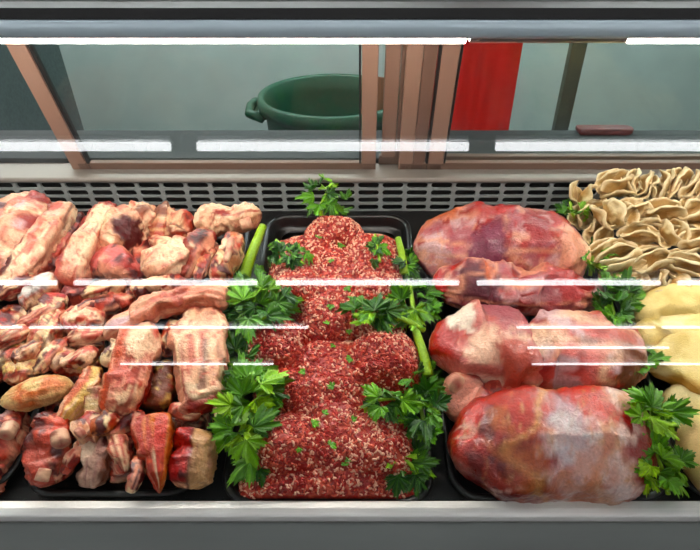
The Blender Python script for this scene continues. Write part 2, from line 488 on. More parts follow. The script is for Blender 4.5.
# dark speckled cabinet at the left
b = MB(); b.prism([(1.75, 0.0), (2.35, 0.0), (2.35, 1.34), (1.80, 1.22), (1.75, 1.16)], -1.9, -1.22)
o = b.build('steel_cabinet', M_FRIDGE, bevel=0.01); tag(o, 'dark speckled metal cabinet behind the case at far left', 'cabinet')
# red board on the worktop
def board():
    vs, fs = [], []
    pts = []
    for i in range(13):
        a = R(-90 + 15 * i); pts.append((0.665 + 0.018 * math.cos(a), 1.326 + 0.018 * math.sin(a)))
    for i in range(5):
        pts.append((0.545, 1.344 - 0.036 * i / 4))
    n = len(pts); z0 = CAMZ - 0.492
    prof = [(0.96, 0.0), (1, 0.003), (1, 0.011), (0.96, 0.014)]
    cx, cy = 0.605, 1.326
    for s, z in prof:
        vs += [(cx + (x - cx) * s, cy + (y - cy) * s, z0 + z) for x, y in pts]
    for k in range(3):
        for i in range(n):
            j = (i + 1) % n; fs.append((k * n + i, k * n + j, k * n + n + j, k * n + n + i))
    fs += [tuple(reversed(range(n))), tuple(range(3 * n, 4 * n))]
    o = put('cutting_board', vs, fs, plain('dark_red_plastic', srgb(110, 36, 36), 0.5, 0, 20, 0.15))
    tag(o, 'small dark red board with rounded end lying on the rear worktop', 'board')
board()
# ------------------------------------------------------------------ trays
def tray(x0, x1, e0, e1, label, h=RIM):
    prof = [(0.012, 0.0), (0.0, 0.004), (-0.002, h - 0.004), (-0.006, h), (-0.012, h + 0.001), (-0.015, h - 0.003), (-0.011, h - 0.006)]
    # from inside floor outwards: floor, wall, rolled rim
    vs, fs = [], []
    def ring(ins, z, rad):
        a0, a1, b0, b1 = x0 + 0.015 + ins, x1 - 0.015 - ins, e0 + 0.015 + ins, e1 - 0.015 - ins
        out = []
        for cx, cy, s in ((a1 - rad, b1 - rad, 0), (a0 + rad, b1 - rad, 90), (a0 + rad, b0 + rad, 180), (a1 - rad, b0 + rad, 270)):
            for k in range(7):
                a = R(s + 15 * k); out.append((cx + rad * math.cos(a), cy + rad * math.sin(a), z))
        return out
    rings = [ring(0.018, 0.003, 0.02), ring(0.006, 0.004, 0.03), ring(0.001, 0.010, 0.033), ring(-0.003, h - 0.004, 0.036), ring(-0.007, h, 0.04),
             ring(-0.013, h, 0.045), ring(-0.015, h - 0.003, 0.046), ring(-0.013, h - 0.008, 0.045), ring(-0.006, h - 0.008, 0.04), ring(-0.001, 0.006, 0.035), ring(0.006, 0.0005, 0.03)]
    n = len(rings[0])
    for r in rings: vs += r
    for k in range(len(rings) - 1):
        for i in range(n):
            j = (i + 1) % n; fs.append((k * n + i, k * n + j, k * n + n + j, k * n + n + i))
    fs.append(tuple(range(n))); m = (len(rings) - 1) * n; fs.append(tuple(reversed(range(m, m + n))))
    o = put('display_tray', W(np.array(vs)), fs, M_BLACK)
    return tag(o, label, 'tray', 'black trays in the display case')
tray(-0.86, -0.505, 0.02, 0.60, 'black plastic tray of fat meat strips at the far left edge')
tray(-0.490, -0.232, 0.012, 0.60, 'black plastic tray under the bony rib pieces left of the mince')
tray(-0.2015, 0.1085, 0.0, 0.624, 'black plastic tray holding the heap of mince')
tray(0.128, 0.452, 0.006, 0.61, 'black plastic tray under the large boneless meat cuts')
tray(0.468, 0.80, 0.006, 0.61, 'black plastic tray under the pale tripe and offal at right')

# ------------------------------------------------------------------ meat
FAT = srgb(240, 198, 164); FATY = srgb(226, 188, 112); FATP = srgb(228, 160, 134); PINK = srgb(198, 98, 84); RED = srgb(152, 40, 32); DRED = srgb(84, 16, 16)
PURP = srgb(165, 92, 98); SILV = srgb(205, 165, 165); ORNG = srgb(205, 110, 70); BROWN = srgb(130, 75, 55); BONE = srgb(212, 166, 134); DARK = srgb(62, 22, 22); GREYW = srgb(200, 190, 178)

def catmull(P, n):
    P = np.asarray(P, float)
    if len(P) == 1: P = np.vstack([P, P])
    Q = np.vstack([2 * P[0] - P[1], P, 2 * P[-1] - P[-2]])
    seg = np.linalg.norm(np.diff(P[:, :3], axis=0), axis=1); cum = np.r_[0, np.cumsum(seg)] / max(seg.sum(), 1e-9)
    s = 0.5 - 0.5 * np.cos(np.pi * np.linspace(0, 1, n)); s = 0.35 * s + 0.65 * np.linspace(0, 1, n)
    out = []
    for x in s:
        i = min(np.searchsorted(cum, x, 'right') - 1, len(P) - 2); i = max(i, 0)
        t = (x - cum[i]) / max(cum[i + 1] - cum[i], 1e-9)
        a, b, c, d = Q[i], Q[i + 1], Q[i + 2], Q[i + 3]
        v = 0.5 * (2 * b + (c - a) * t + (2 * a - 5 * b + 4 * c - d) * t * t + (3 * b - a - 3 * c + d) * t ** 3)
        lo, hi = np.minimum(b, c)[3:], np.maximum(b, c)[3:]
        v[3:] = np.clip(v[3:], np.minimum(lo, hi), np.maximum(lo, hi))
        out.append(v)
    return s, np.array(out)

class Ctx:
    def __init__(c, s, w, up, p, L, seed): c.s, c.w, c.up, c.p, c.L, c.seed = s, w, up, p, L, seed; c.cut = c.raw = c.gr = np.zeros(len(s))
    def n(c, f, k=0, o=3): return fbm(c.p * f, c.seed * 31 + k * 7, o)
    def st(c, fs, fc, k=0, o=2):
        return fbm(np.stack([c.s * c.L * fs, c.w * fc * 0.03, c.up * fc * 0.03], 1), c.seed * 31 + k * 7 + 3, o)

seed_ = [1]
def loft(pts, q=2.6, p=3.0, amp=0.12, nu=30, nv=44, wr=0.0, wf=(60, 8), fine=0.03, seed=None, ends=None, low=14.0, cuts=7, depth=(.6, .85)):
    """organic chunk round a spine. pts: (px, py, h, a_px, b_px, roll)"""
    if seed is None: seed_[0] += 1; seed = seed_[0]
    rows_ = []
    for t in pts:
        px, py, h, a, b = t[:5]; roll = t[5] if len(t) > 5 else 0.0
        q3, mpp = S(px, py, h)
        rows_.append([*q3, a * mpp, b * mpp, roll])
    s, C = catmull(rows_, nv)
    P, A, B, ROLL = C[:, :3], C[:, 3], C[:, 4], np.radians(C[:, 5])
    T = np.gradient(P, axis=0); T /= np.linalg.norm(T, axis=1)[:, None] + 1e-12
    L = np.linalg.norm(np.diff(P, axis=0), axis=1).sum()
    p0, p1 = (p if isinstance(p, tuple) else (p, p))
    z = np.abs(2 * s - 1); pe = np.where(s < 0.5, p0, p1)
    prof = np.maximum(1 - z ** pe, 0) ** (1 / np.minimum(pe, 2.6)); prof = np.maximum(prof, 0.02)
    # round caps need length comparable with the radius: very blunt ends close over the last ring
    th = np.linspace(0, 2 * np.pi, nu, endpoint=False)
    ct, st_ = np.cos(th), np.sin(th)
    rq = (np.abs(ct) ** q + np.abs(st_) ** q) ** (-1 / q)
    cu, su = ct * rq, st_ * rq
    up0 = np.array([0, 0, 1.0])
    V, s_, w_, u_, rad = [], [], [], [], []
    for k in range(nv):
        side = np.cross(T[k], up0); side /= np.linalg.norm(side) + 1e-9
        u = np.cross(side, T[k])
        c, d = math.cos(ROLL[k]), math.sin(ROLL[k])
        side, u = side * c + u * d, u * c - side * d
        off = np.outer(cu * A[k] * prof[k], side) + np.outer(su * B[k] * prof[k], u)
        V.append(P[k] + off); rad.append(off / (np.linalg.norm(off, axis=1)[:, None] + 1e-9))
        s_.append(np.full(nu, s[k])); w_.append(cu); u_.append(su)
    V, rad = np.vstack(V), np.vstack(rad); s_, w_, u_ = map(np.concatenate, (s_, w_, u_))
    size = float(min(A.mean(), B.mean()))
    d = amp * size * fbm(V * low, seed, 3) * 1.6 + fine * size * fbm(V * low * 6, seed + 50, 2)
    gr = np.zeros(len(V))
    if wr:
        stn = fbm(np.stack([s_ * L * wf[1], w_ * wf[0] * 0.03, u_ * wf[0] * 0.03], 1), seed + 90, 2)
        gr = np.exp(-(stn / 0.16) ** 2); d -= wr * size * gr
    fade = np.repeat(np.sqrt(prof), nu)
    Vd = V + rad * (d * fade)[:, None]
    rs = np.random.RandomState(seed * 13 + 5); cut = np.zeros(len(Vd)); raw = np.zeros(len(Vd))
    for k in range(cuts):
        dv = rs.normal(size=3); dv[2] = abs(dv[2]) * .9 - .1; dv[1] -= .35; dv /= np.linalg.norm(dv)
        s0, wd = rs.uniform(0.05, .95), rs.uniform(.14, .4)
        win = 1 - sm(np.abs(s_ - s0), wd * .8, wd)
        pc = P[min(nv - 1, int(s0 * nv))]
        pr = (Vd - pc) @ dv; top_ = (pr * (np.abs(s_ - s0) < wd)).max()
        am = np.maximum(0, pr - top_ * rs.uniform(*depth)) * win
        Vd = Vd - am[:, None] * dv * .9
        m_ = sm(am, 0.0004, 0.0016); cut = np.maximum(cut, m_)
        if rs.rand() < .5: raw = np.maximum(raw * (1 - m_), m_)
        else: raw = raw * (1 - m_)
    cr = fbm(Vd * low * 9, seed + 70, 3)
    Vd = Vd + rad * ((-np.exp(-(cr / .1) ** 2) * .04 + .03 * cr) * size * fade)[:, None] * (fine / .03)
    Vd[:, 2] = np.maximum(Vd[:, 2], 0.005)
    faces = []
    for k in range(nv - 1):
        for i in range(nu):
            j = (i + 1) % nu
            faces.append((k * nu + i, k * nu + j, k * nu + nu + j, k * nu + nu + i))
    faces.append(tuple(reversed(range(nu)))); m = (nv - 1) * nu; faces.append(tuple(range(m, m + nu)))
    c = Ctx(s_, w_, u_, V, L, seed); c.cut, c.raw, c.gr = cut, raw, gr
    return Vd, faces, c

def paint(c, base, layers):
    C = np.tile(base, (len(c.s), 1)).astype(float)
    for colr, m in layers:
        m = np.clip(m(c) if callable(m) else m, 0, 1)[:, None]
        C = C * (1 - m) + colr * m
    return C

def spot(s, w, r, soft=0.5, side=1):
    """patch at (s along, w across) on the upper (side=1) face"""
    def f(c):
        d = np.sqrt(((c.s - s) * c.L / 0.05) ** 2 + ((c.w - w) * 0.8) ** 2 + (np.maximum(0, 0.1 - c.up * side)) ** 2)
        d = d / r + 0.32 * c.n(30, int(s * 97 + w * 31)) + 0.22 * c.n(110, int(s * 57 + w * 31) + 3) + .2 * c.st(10, 90, int(s * 37) + 4)
        return 1 - sm(d, 1 - soft * .7, 1 + soft * 0.25)
    return f
def nz(f, lo, hi, k=0): return lambda c: sm(c.n(f, k), lo, hi)
def streak(fs, fc, lo, hi, k=0): return lambda c: sm(c.st(fs, fc, k), lo, hi)
def line(fs, fc, wd, k=0, a=1.0): return lambda c: a * np.exp(-(c.st(fs, fc, k) / wd) ** 2)
def top(lo=-0.1, hi=0.3, j=0.4): return lambda c: sm(c.up + j * c.n(35, 5), lo, hi)
def side(sg, lo=0.2, hi=0.6, j=0.35): return lambda c: sm(sg * c.w + j * c.n(35, 6), lo, hi)
def end(a, b, j=0.06): return lambda c: sm(c.s + j * c.n(40, 8), a, b)

def rawface(c):
    return c.raw * (.9 - .5 * sm(c.n(60, 21), .1, .3))
def fatty(lean=PINK, fat=FAT, lo=-.3, hi=0.05, extra=()):
    return (lean, [(RED, streak(9, 80, -.1, .15, 1)), (DRED, streak(12, 110, .2, .35, 2)), (FATP, streak(7, 60, .25, .35, 12)),
                   (fat, lambda c: sm(c.up + .35 * c.st(9, 60, 5) + .12 * c.n(120, 6), lo + .12, lo + .3)),
                   (srgb(226, 150, 126), lambda c: .8 * sm(c.st(7, 45, 3), .1, .3)), (srgb(186, 76, 64), lambda c: .9 * sm(c.st(10, 70, 4), .18, .3)),
                   (srgb(246, 214, 172), lambda c: .7 * sm(c.n(30, 9), .05, .3) * sm(c.up, 0, .5)), (RED, lambda c: .85 * np.exp(-(c.st(5, 55, 14) / .03) ** 2) * sm(c.n(20, 15), -.1, .1)),
                   (srgb(160, 50, 42), lambda c: sm(np.abs(c.s - .5) + .02 * c.n(60, 16), .475, .488)), (DRED, lambda c: .8 * sm(c.gr, .55, .95) * (c.gr > 0)), (RED, lambda c: .8 * sm(c.st(14, 130, 26), .34, .44)), (srgb(190, 84, 70), lambda c: .8 * sm(c.n(130, 17), .38, .46))] + list(extra))
def clean(lean=RED, fat=FAT, lo=-.55, extra=()):
    return (lean, [(DRED, streak(9, 70, .0, .2, 1)), (fat, lambda c: sm(c.up + .22 * c.st(7, 40, 5) + .08 * c.n(120, 6), lo, lo + .16)), (srgb(232, 172, 142), lambda c: .8 * sm(c.st(6, 34, 3), .0, .3)),
                   (srgb(246, 218, 182), lambda c: .8 * sm(c.n(24, 9), .0, .3)), (srgb(198, 100, 84), lambda c: .8 * sm(c.st(9, 60, 4), .33, .42)), (DRED, lambda c: .75 * sm(c.gr, .7, .98) * sm(c.n(25, 12), .0, .2)),
                   (srgb(165, 60, 50), lambda c: sm(np.abs(c.s - .5) + .02 * c.n(60, 16), .475, .488)), (srgb(190, 84, 70), lambda c: .7 * sm(c.n(120, 17), .42, .5))] + list(extra))
def leany(base=RED, extra=()):
    return (base, [(DRED, nz(40, .0, .3, 1)), (PINK, nz(70, .1, .3, 2)), (FAT, line(10, 70, .09, 3, .9)), (FATP, nz(85, .28, .42, 4)), (srgb(200, 80, 62), lambda c: .6 * c.cut * sm(c.n(50, 24), -.1, .2))] + list(extra))
def ribby(extra=(), lean=RED, fat=FAT):
    return (lean, [(PINK, streak(10, 70, .05, .25, 1)), (DRED, streak(14, 90, .1, .25, 2)), (fat, streak(8, 70, .14, .24, 3)), (srgb(244, 216, 170), lambda c: .95 * sm(c.n(40, 6), .24, .34)), (srgb(192, 104, 58), lambda c: .7 * nz(34, .2, .32, 7)(c)), (srgb(168, 30, 34), lambda c: .85 * rawface(c)), (DRED, lambda c: .85 * sm(c.gr, .5, .95)), (DRED, nz(80, .28, .38, 9)), (fat, lambda c: .9 * np.exp(-((np.abs(c.w) - .8) / .09) ** 2) * sm(c.n(22, 27), -.1, .15))] + list(extra))
def skinny(extra=()):
    return (PURP, [(SILV, nz(22, -.1, .35, 1)), (RED, nz(32, .2, .5, 2)), (FATP, line(6, 40, .08, 3, .6)), (SILV, line(8, 60, .06, 4, .6)), (srgb(186, 66, 62), lambda c: .5 * nz(60, .1, .35, 8)(c)), (srgb(222, 160, 136), lambda c: .7 * nz(45, .22, .4, 9)(c))] + list(extra))

STYLE = {'slab': True}
def M(name, label, cat, group, pts, look, bones=(), **kw):
    mat = kw.pop('mat', M_MEAT)
    if STYLE['slab']:
        qq = kw.get('q', 2.6); kw['q'] = qq + 1.2 if qq < 3.5 else qq + .5
        pp = kw.get('p', 3.0); kw['p'] = tuple(max(x, 3) * (1.5 if x < 6 else 1) for x in (pp if isinstance(pp, tuple) else (pp, pp)))
        kw['amp'] = kw.get('amp', .12) * 1.25; kw.setdefault('low', 22.0); kw.setdefault('cuts', 9); kw.setdefault('depth', (.55, .88)); kw['fine'] = .065
        kw['wr'] = max(kw.get('wr', 0) * 1.2, .16)
    V, F, c = loft(pts, **kw)
    C = paint(c, *look)
    o = put(name, W(V), F, mat, None, C)
    tag(o, label, cat, group)
    for bp in bones:
        bpts, r = bp[0], bp[1]
        Vb, Fb, cb = loft([(x, y, h, r, r) for x, y, h in bpts], q=2.2, p=(8, 8), amp=0.12, nu=14, nv=18, low=40, cuts=0)
        Cb = paint(cb, BONE, [(PINK, lambda c: 0.6 * nz(60, 0.0, 0.5, 1)(c)), (RED, lambda c: 0.6 * nz(90, 0.3, 0.6, 2)(c)), (srgb(170, 70, 60), lambda c: sm(np.abs(c.s - 0.5), 0.488, 0.499))])
        put('bone', W(Vb), Fb, M_BONE, o, Cb)
    return o
G0 = 'fat meat strips in the far left tray'
G1 = 'bony rib and neck pieces in the left tray'
# --- far left tray
M('meat_slab', 'broad pale fatty slab with red top corner against the grille at far left', 'meat', G0,
  [(40, 197, .085, 22, 16), (22, 218, .085, 30, 20), (4, 248, .08, 32, 20), (-22, 290, .07, 28, 18)], clean(extra=[(RED, spot(.1, -.6, .45)), (RED, spot(.45, -.8, .4)), (DRED, spot(.3, .75, .3)), (SILV, nz(20, .3, .6, 11))]), q=3, p=3.2, amp=.2, nu=44, nv=60, wr=.12, cuts=4, depth=(.7, .9), low=14)
M('meat_strip', 'long pale fat strip with red underside, second strip from the left edge', 'meat', G0,
  [(70, 206, .085, 15, 14), (53, 229, .09, 18, 16), (29, 263, .085, 19, 15), (3, 300, .07, 17, 13)], clean(lo=-.35, extra=[(RED, side(1, .75, 1.0)), (PINK, spot(.15, .2, .4)), (DRED, spot(.75, .9, .5))]), q=4, p=(4, 3), amp=.12, nu=44, nv=60, cuts=4, depth=(.7, .9), low=14)
M('meat_strip', 'narrow pale fat strip with a red pointed tip near the grille', 'meat', G0,
  [(114, 205, .09, 8, 8), (102, 219, .095, 11, 14), (88, 243, .095, 13, 16), (75, 272, .085, 16, 16), (70, 288, .07, 13, 12)], clean(lo=-.45, extra=[(RED, lambda c: sm(.16 - c.s, 0, .08)), (RED, side(1, .5, .8)), (DRED, end(.9, 1.0)), (PINK, end(.78, .95))]), q=3.6, p=(3, 4), amp=.14, nu=44, nv=56, cuts=4, depth=(.7, .9), low=14)
M('meat_strip', 'red lean strip wedged between the two long pale fat strips', 'meat', G0,
  [(82, 215, .06, 8, 10), (66, 245, .06, 9, 12), (48, 268, .06, 12, 12), (30, 284, .055, 14, 11)], leany(extra=[(DRED, nz(30, -.1, .4, 9))]), q=2.6, p=3)
M('meat_chunk', 'pale pink chunk with a smooth grey white bone face under the long fat strip', 'meat', G0,
  [(57, 276, .075, 12, 14), (42, 292, .07, 17, 15), (22, 306, .06, 15, 12)], fatty(lean=RED, fat=FATP, extra=[(srgb(205, 198, 192), spot(.5, .1, .75, .25)), (RED, side(1, .6, .9))]), q=3, p=3, amp=.15, nu=36)
M('meat_chunk', 'dark reddish lean chunk below the narrow fat strip', 'meat', G0,
  [(62, 297, .05, 12, 12), (78, 298, .055, 16, 14), (98, 300, .05, 14, 12)], (srgb(150, 62, 58), [(DRED, nz(40, .1, .5)), (PINK, nz(60, .2, .5, 2)), (FAT, line(10, 50, .07, 3))]), q=2.6, amp=.16)
M('rib_piece', 'pinkish rib piece lying diagonally at the left edge below the bone faced chunk', 'meat', G0,
  [(-12, 345, .05, 20, 14), (6, 325, .055, 20, 15), (24, 306, .055, 13, 12)], ribby(lean=PINK), q=3, amp=.16, wr=.12)
M('rib_piece', 'pink tan knobbly piece at the left edge above the yellow fat slab', 'meat', G0,
  [(-15, 372, .055, 22, 16), (10, 358, .06, 22, 16), (26, 342, .05, 14, 12)], ribby(extra=[(FATY, nz(30, .15, .4, 12))]), q=2.6, amp=.22, wr=.15)
M('joint_end', 'dark red joint with white bone end at the bottom left edge', 'meat', G0,
  [(20, 412, .03, 11, 14), (8, 440, .035, 16, 24), (-12, 470, .03, 18, 24)], leany(extra=[(SILV, spot(.1, .3, .4)), (FATP, nz(40, .2, .5, 9))]), bones=[([(12, 424, .06), (5, 436, .068)], 8)], q=2.5, p=2.6, amp=.15)
M('meat_chunk', 'small deep red lump in the bottom left corner', 'meat', G0,
  [(0, 462, .03, 14, 14), (-20, 492, .025, 18, 16)], leany(base=DRED), q=2.4, amp=.14)
# --- left tray, back row
M('knuckle_piece', 'pale fat knuckle with dark red cut face beside the grille, right of the strips', 'meat', G1,
  [(101, 250, .075, 15, 14), (120, 232, .085, 24, 20), (138, 220, .085, 20, 20), (152, 212, .075, 12, 13)], clean(fat=FAT, extra=[(DRED, spot(.38, .75, .55, .3)), (BROWN, spot(.7, .5, .35)), (FAT, spot(.3, -.6, .5))]), q=2.5, p=2.6, amp=.22, nu=44, nv=54, wr=.1)
M('meat_chunk', 'brownish fat crumpled chunk behind the knuckle, against the grille', 'meat', G1,
  [(152, 228, .075, 16, 16), (172, 228, .08, 17, 17), (192, 236, .07, 12, 12)], fatty(lean=BROWN, fat=srgb(214, 164, 118), extra=[(BROWN, nz(45, .15, .5, 11))]), q=2.6, amp=.28, wr=.18)
M('meat_slab', 'pale creased fat slab in the middle of the back row below the brownish chunk', 'meat', G1,
  [(143, 272, .075, 13, 12), (160, 263, .085, 20, 15), (178, 252, .085, 22, 15), (190, 244, .075, 14, 10)], clean(extra=[(BROWN, line(14, 60, .05, 12, .8)), (FAT, spot(.6, 0, .6))]), q=3, p=3, amp=.18, nu=44, nv=50, wr=.14)
M('knuckle_piece', 'pale bony knuckle reaching right towards the celery at the back of the tray', 'meat', G1,
  [(196, 226, .085, 14, 14), (214, 219, .095, 17, 17), (234, 218, .095, 12, 12), (248, 216, .095, 12, 14), (262, 214, .09, 10, 12)], clean(lean=RED, extra=[(RED, spot(.45, .4, .35)), (BROWN, end(.9, 1.0))]), bones=[([(240, 226, .1), (252, 222, .103)], 7)], q=2.4, p=2.8, amp=.2, nu=40, nv=50)
M('rib_piece', 'dark red bone piece with a hollow in front of the bony knuckle', 'meat', G1,
  [(210, 232, .095, 12, 10), (200, 246, .095, 15, 14), (192, 262, .085, 13, 13), (184, 278, .07, 12, 11)], (srgb(150, 70, 58), [(FATP, lambda c: sm(np.abs(c.w) + .3 * c.n(40), .55, .85)), (DARK, spot(.35, 0, .5, .3)), (RED, nz(45, .2, .5, 3)), (FAT, line(9, 60, .08, 4))]), q=2.5, p=3, amp=.16)
M('rib_piece', 'pink rib strip with a pale bone edge, upright at the back right of the tray', 'meat', G1,
  [(238, 236, .09, 9, 11), (230, 250, .09, 13, 14), (222, 268, .085, 14, 13), (216, 284, .07, 12, 11)], ribby(lean=PINK, extra=[(FAT, spot(.4, .5, .4))]), bones=[([(232, 238, .115), (226, 262, .115)], 3.5)], q=3.2, p=3.2)
M('meat_chunk', 'raw pink lean chunk with fat edge between the strip and the creased slab', 'meat', G1,
  [(92, 274, .065, 13, 12), (110, 264, .075, 18, 15), (126, 268, .075, 15, 14), (140, 280, .06, 12, 10)], (srgb(200, 104, 100), [(FATP, line(10, 60, .14, 1)), (RED, nz(40, .1, .5, 2)), (FATP, side(1, .4, .8)), (DRED, nz(70, .4, .6, 3))]), q=2.6, amp=.16)
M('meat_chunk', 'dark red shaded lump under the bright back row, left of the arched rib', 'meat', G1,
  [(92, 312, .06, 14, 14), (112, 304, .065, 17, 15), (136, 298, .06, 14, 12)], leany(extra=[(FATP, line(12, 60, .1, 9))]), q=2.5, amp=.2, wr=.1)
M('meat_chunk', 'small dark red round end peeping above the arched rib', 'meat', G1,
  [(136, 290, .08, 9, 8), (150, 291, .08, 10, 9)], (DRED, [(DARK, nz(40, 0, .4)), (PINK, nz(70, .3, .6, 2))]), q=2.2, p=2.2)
# --- middle
M('arched_rib', 'long pale arched rib bone with ragged right end across the middle', 'rib', G1,
  [(106, 338, .085, 10, 10), (126, 324, .1, 14, 13), (152, 309, .11, 14, 13), (186, 300, .11, 11, 12), (214, 298, .11, 13, 13), (230, 304, .1, 13, 12)],
  (srgb(205, 125, 100), [(FATP, lambda c: sm(-c.w + .3 * c.n(30), .3, .7)), (FAT, line(6, 50, .1, 2, .7)), (RED, lambda c: .7 * nz(40, .15, .5, 3)(c)), (FATP, end(.82, .95)), (SILV, spot(.15, .1, .4))]), q=2.8, p=3, amp=.16, nu=40, nv=64, wr=.12)
M('rib_slab', 'upright fatty rib slab with orange red right face hanging below the arched rib', 'rib', G1,
  [(146, 322, .09, 13, 12), (138, 342, .095, 20, 16), (128, 368, .095, 24, 17), (122, 392, .085, 25, 16), (112, 418, .07, 22, 14)],
  fatty(fat=FATP, extra=[(srgb(200, 92, 66), side(1, .15, .5, .25)), (FAT, spot(.3, -.3, .7)), (PINK, spot(.62, .0, .35)), (FATP, lambda c: .8 * np.exp(-((c.w - .85) / .1) ** 2)), (DRED, end(.93, 1.0))]), q=3.2, p=3.4, amp=.14, nu=48, nv=64, wr=.12)
M('rib_slab', 'pale fat slab with red seam and square red cut end beside the celery', 'rib', G1,
  [(206, 306, .085, 20, 13), (200, 330, .09, 27, 17), (196, 362, .09, 28, 18), (198, 392, .085, 27, 18), (203, 414, .075, 25, 17)],
  clean(fat=srgb(238, 200, 160), extra=[(RED, lambda c: .9 * np.exp(-((c.w - .35 + .25 * c.n(20, 3)) / .13) ** 2) * sm(c.s, .3, .6)), (BROWN, lambda c: .6 * line(5, 40, .06, 12)(c)), (RED, end(.9, .95, .02)), (FATP, side(1, .55, .8)), (PINK, lambda c: sm(.2 - c.s, 0, .12))]),
  bones=[([(219, 402, .085), (220, 420, .08)], 6)], q=3.8, p=(3, 7), amp=.12, nu=48, nv=64, wr=.14)
M('rib_piece', 'small pale rib end tucked between the arched rib and the square ended slab', 'rib', G1,
  [(176, 322, .08, 9, 10), (168, 338, .08, 11, 12), (160, 356, .07, 11, 11)], ribby(lean=ORNG), q=2.8, amp=.18)
M('meat_chunk', 'olive brown shadowed piece between the two upright rib slabs', 'meat', G1,
  [(166, 364, .045, 14, 14), (160, 385, .05, 17, 15), (150, 408, .05, 18, 14)], (BROWN, [(srgb(150, 104, 64), nz(40, 0, .4)), (RED, nz(50, .2, .5, 2)), (FATY, nz(60, .3, .5, 3))]), q=2.6, amp=.2)
M('rib_piece', 'cream yellow fat rib lying diagonally left of the centre', 'rib', G1,
  [(62, 310, .075, 10, 9), (54, 326, .08, 13, 12), (42, 344, .08, 14, 12), (28, 364, .07, 11, 10)], fatty(fat=srgb(240, 215, 165), lo=-.6, hi=-.1, extra=[(BROWN, line(12, 70, .06, 11)), (PINK, lambda c: .5 * nz(40, .1, .4, 12)(c))]), q=3, amp=.2, wr=.2)
M('rib_piece', 'thin reddish tan rib crossing above the cream yellow rib', 'rib', G1,
  [(66, 296, .075, 8, 8), (52, 308, .08, 10, 10), (34, 326, .075, 10, 10), (22, 338, .065, 9, 8)], ribby(), q=3, amp=.22, wr=.15)
M('meat_chunk', 'bright red ragged chunk right of the cream yellow rib', 'meat', G1,
  [(64, 328, .075, 11, 12), (82, 320, .08, 15, 14), (104, 322, .075, 15, 14)], leany(base=srgb(176, 40, 44), extra=[(FATP, line(12, 60, .12, 9)), (FAT, nz(50, .35, .55, 10))]), q=2.5, amp=.24, wr=.15)
M('rib_piece', 'pink ribbed fragment below the bright red chunk', 'rib', G1,
  [(62, 346, .07, 9, 9), (82, 343, .075, 12, 11), (104, 346, .07, 12, 11)], ribby(extra=[(GREYW, line(8, 40, .1, 11, .7))]), q=2.8, amp=.2)
M('meat_chunk', 'dark red glossy chunk above the yellow fat slab', 'meat', G1,
  [(40, 368, .06, 11, 11), (60, 360, .07, 15, 13), (84, 364, .065, 15, 13), (100, 374, .055, 11, 10)], leany(base=srgb(160, 44, 40), extra=[(FATY, nz(40, .25, .5, 9)), (GREYW, line(7, 40, .07, 10, .6))]), q=2.5, amp=.24)
M('fat_slab', 'smooth yellow orange fat slab lying level near the left edge', 'meat', G1,
  [(2, 401, .058, 9, 8), (20, 397, .066, 13, 11), (42, 391, .07, 14, 12), (62, 388, .066, 12, 11), (74, 389, .058, 8, 8)], (srgb(236, 200, 144), [(srgb(212, 124, 78), spot(.55, .1, .9, .7)), (srgb(200, 90, 50), lambda c: .6 * spot(.5, .2, .6)(c) * sm(c.n(60, 3), 0, .3)), (srgb(244, 216, 170), side(-1, .5, .9)), (srgb(226, 192, 132), nz(40, .3, .6, 4))]), q=2.6, p=2.6, amp=.06, cuts=2, depth=(.8, .95), low=14, nu=40, nv=50)
M('meat_chunk', 'pale yellow fat lump behind the yellow orange slab', 'meat', G1,
  [(6, 378, .065, 12, 11), (24, 371, .07, 14, 12), (40, 372, .06, 10, 9)], fatty(fat=FATY, lean=ORNG, lo=-.5, hi=0), q=2.5, amp=.2)
M('rib_piece', 'yellowish rib with red face pointing down left below the centre', 'rib', G1,
  [(97, 366, .07, 8, 9), (90, 384, .075, 12, 12), (76, 404, .07, 13, 12), (62, 424, .06, 10, 10)], (srgb(196, 96, 66), [(FATY, lambda c: sm(-c.w + .4 * c.n(30), -.1, .3)), (FAT, line(8, 50, .09, 2)), (DRED, nz(50, .35, .6, 3))]), q=3.2, p=3, amp=.16)
M('rib_piece', 'greyish pale rib splinter with red seams left of the fatty rib slab', 'rib', G1,
  [(106, 372, .065, 8, 9), (100, 392, .07, 11, 11), (96, 412, .065, 12, 11), (88, 432, .055, 10, 9)], (srgb(200, 150, 120), [(srgb(170, 140, 90), nz(40, 0, .4)), (RED, line(10, 60, .12, 2)), (BROWN, nz(60, .3, .5, 3))]), q=2.8, amp=.22)
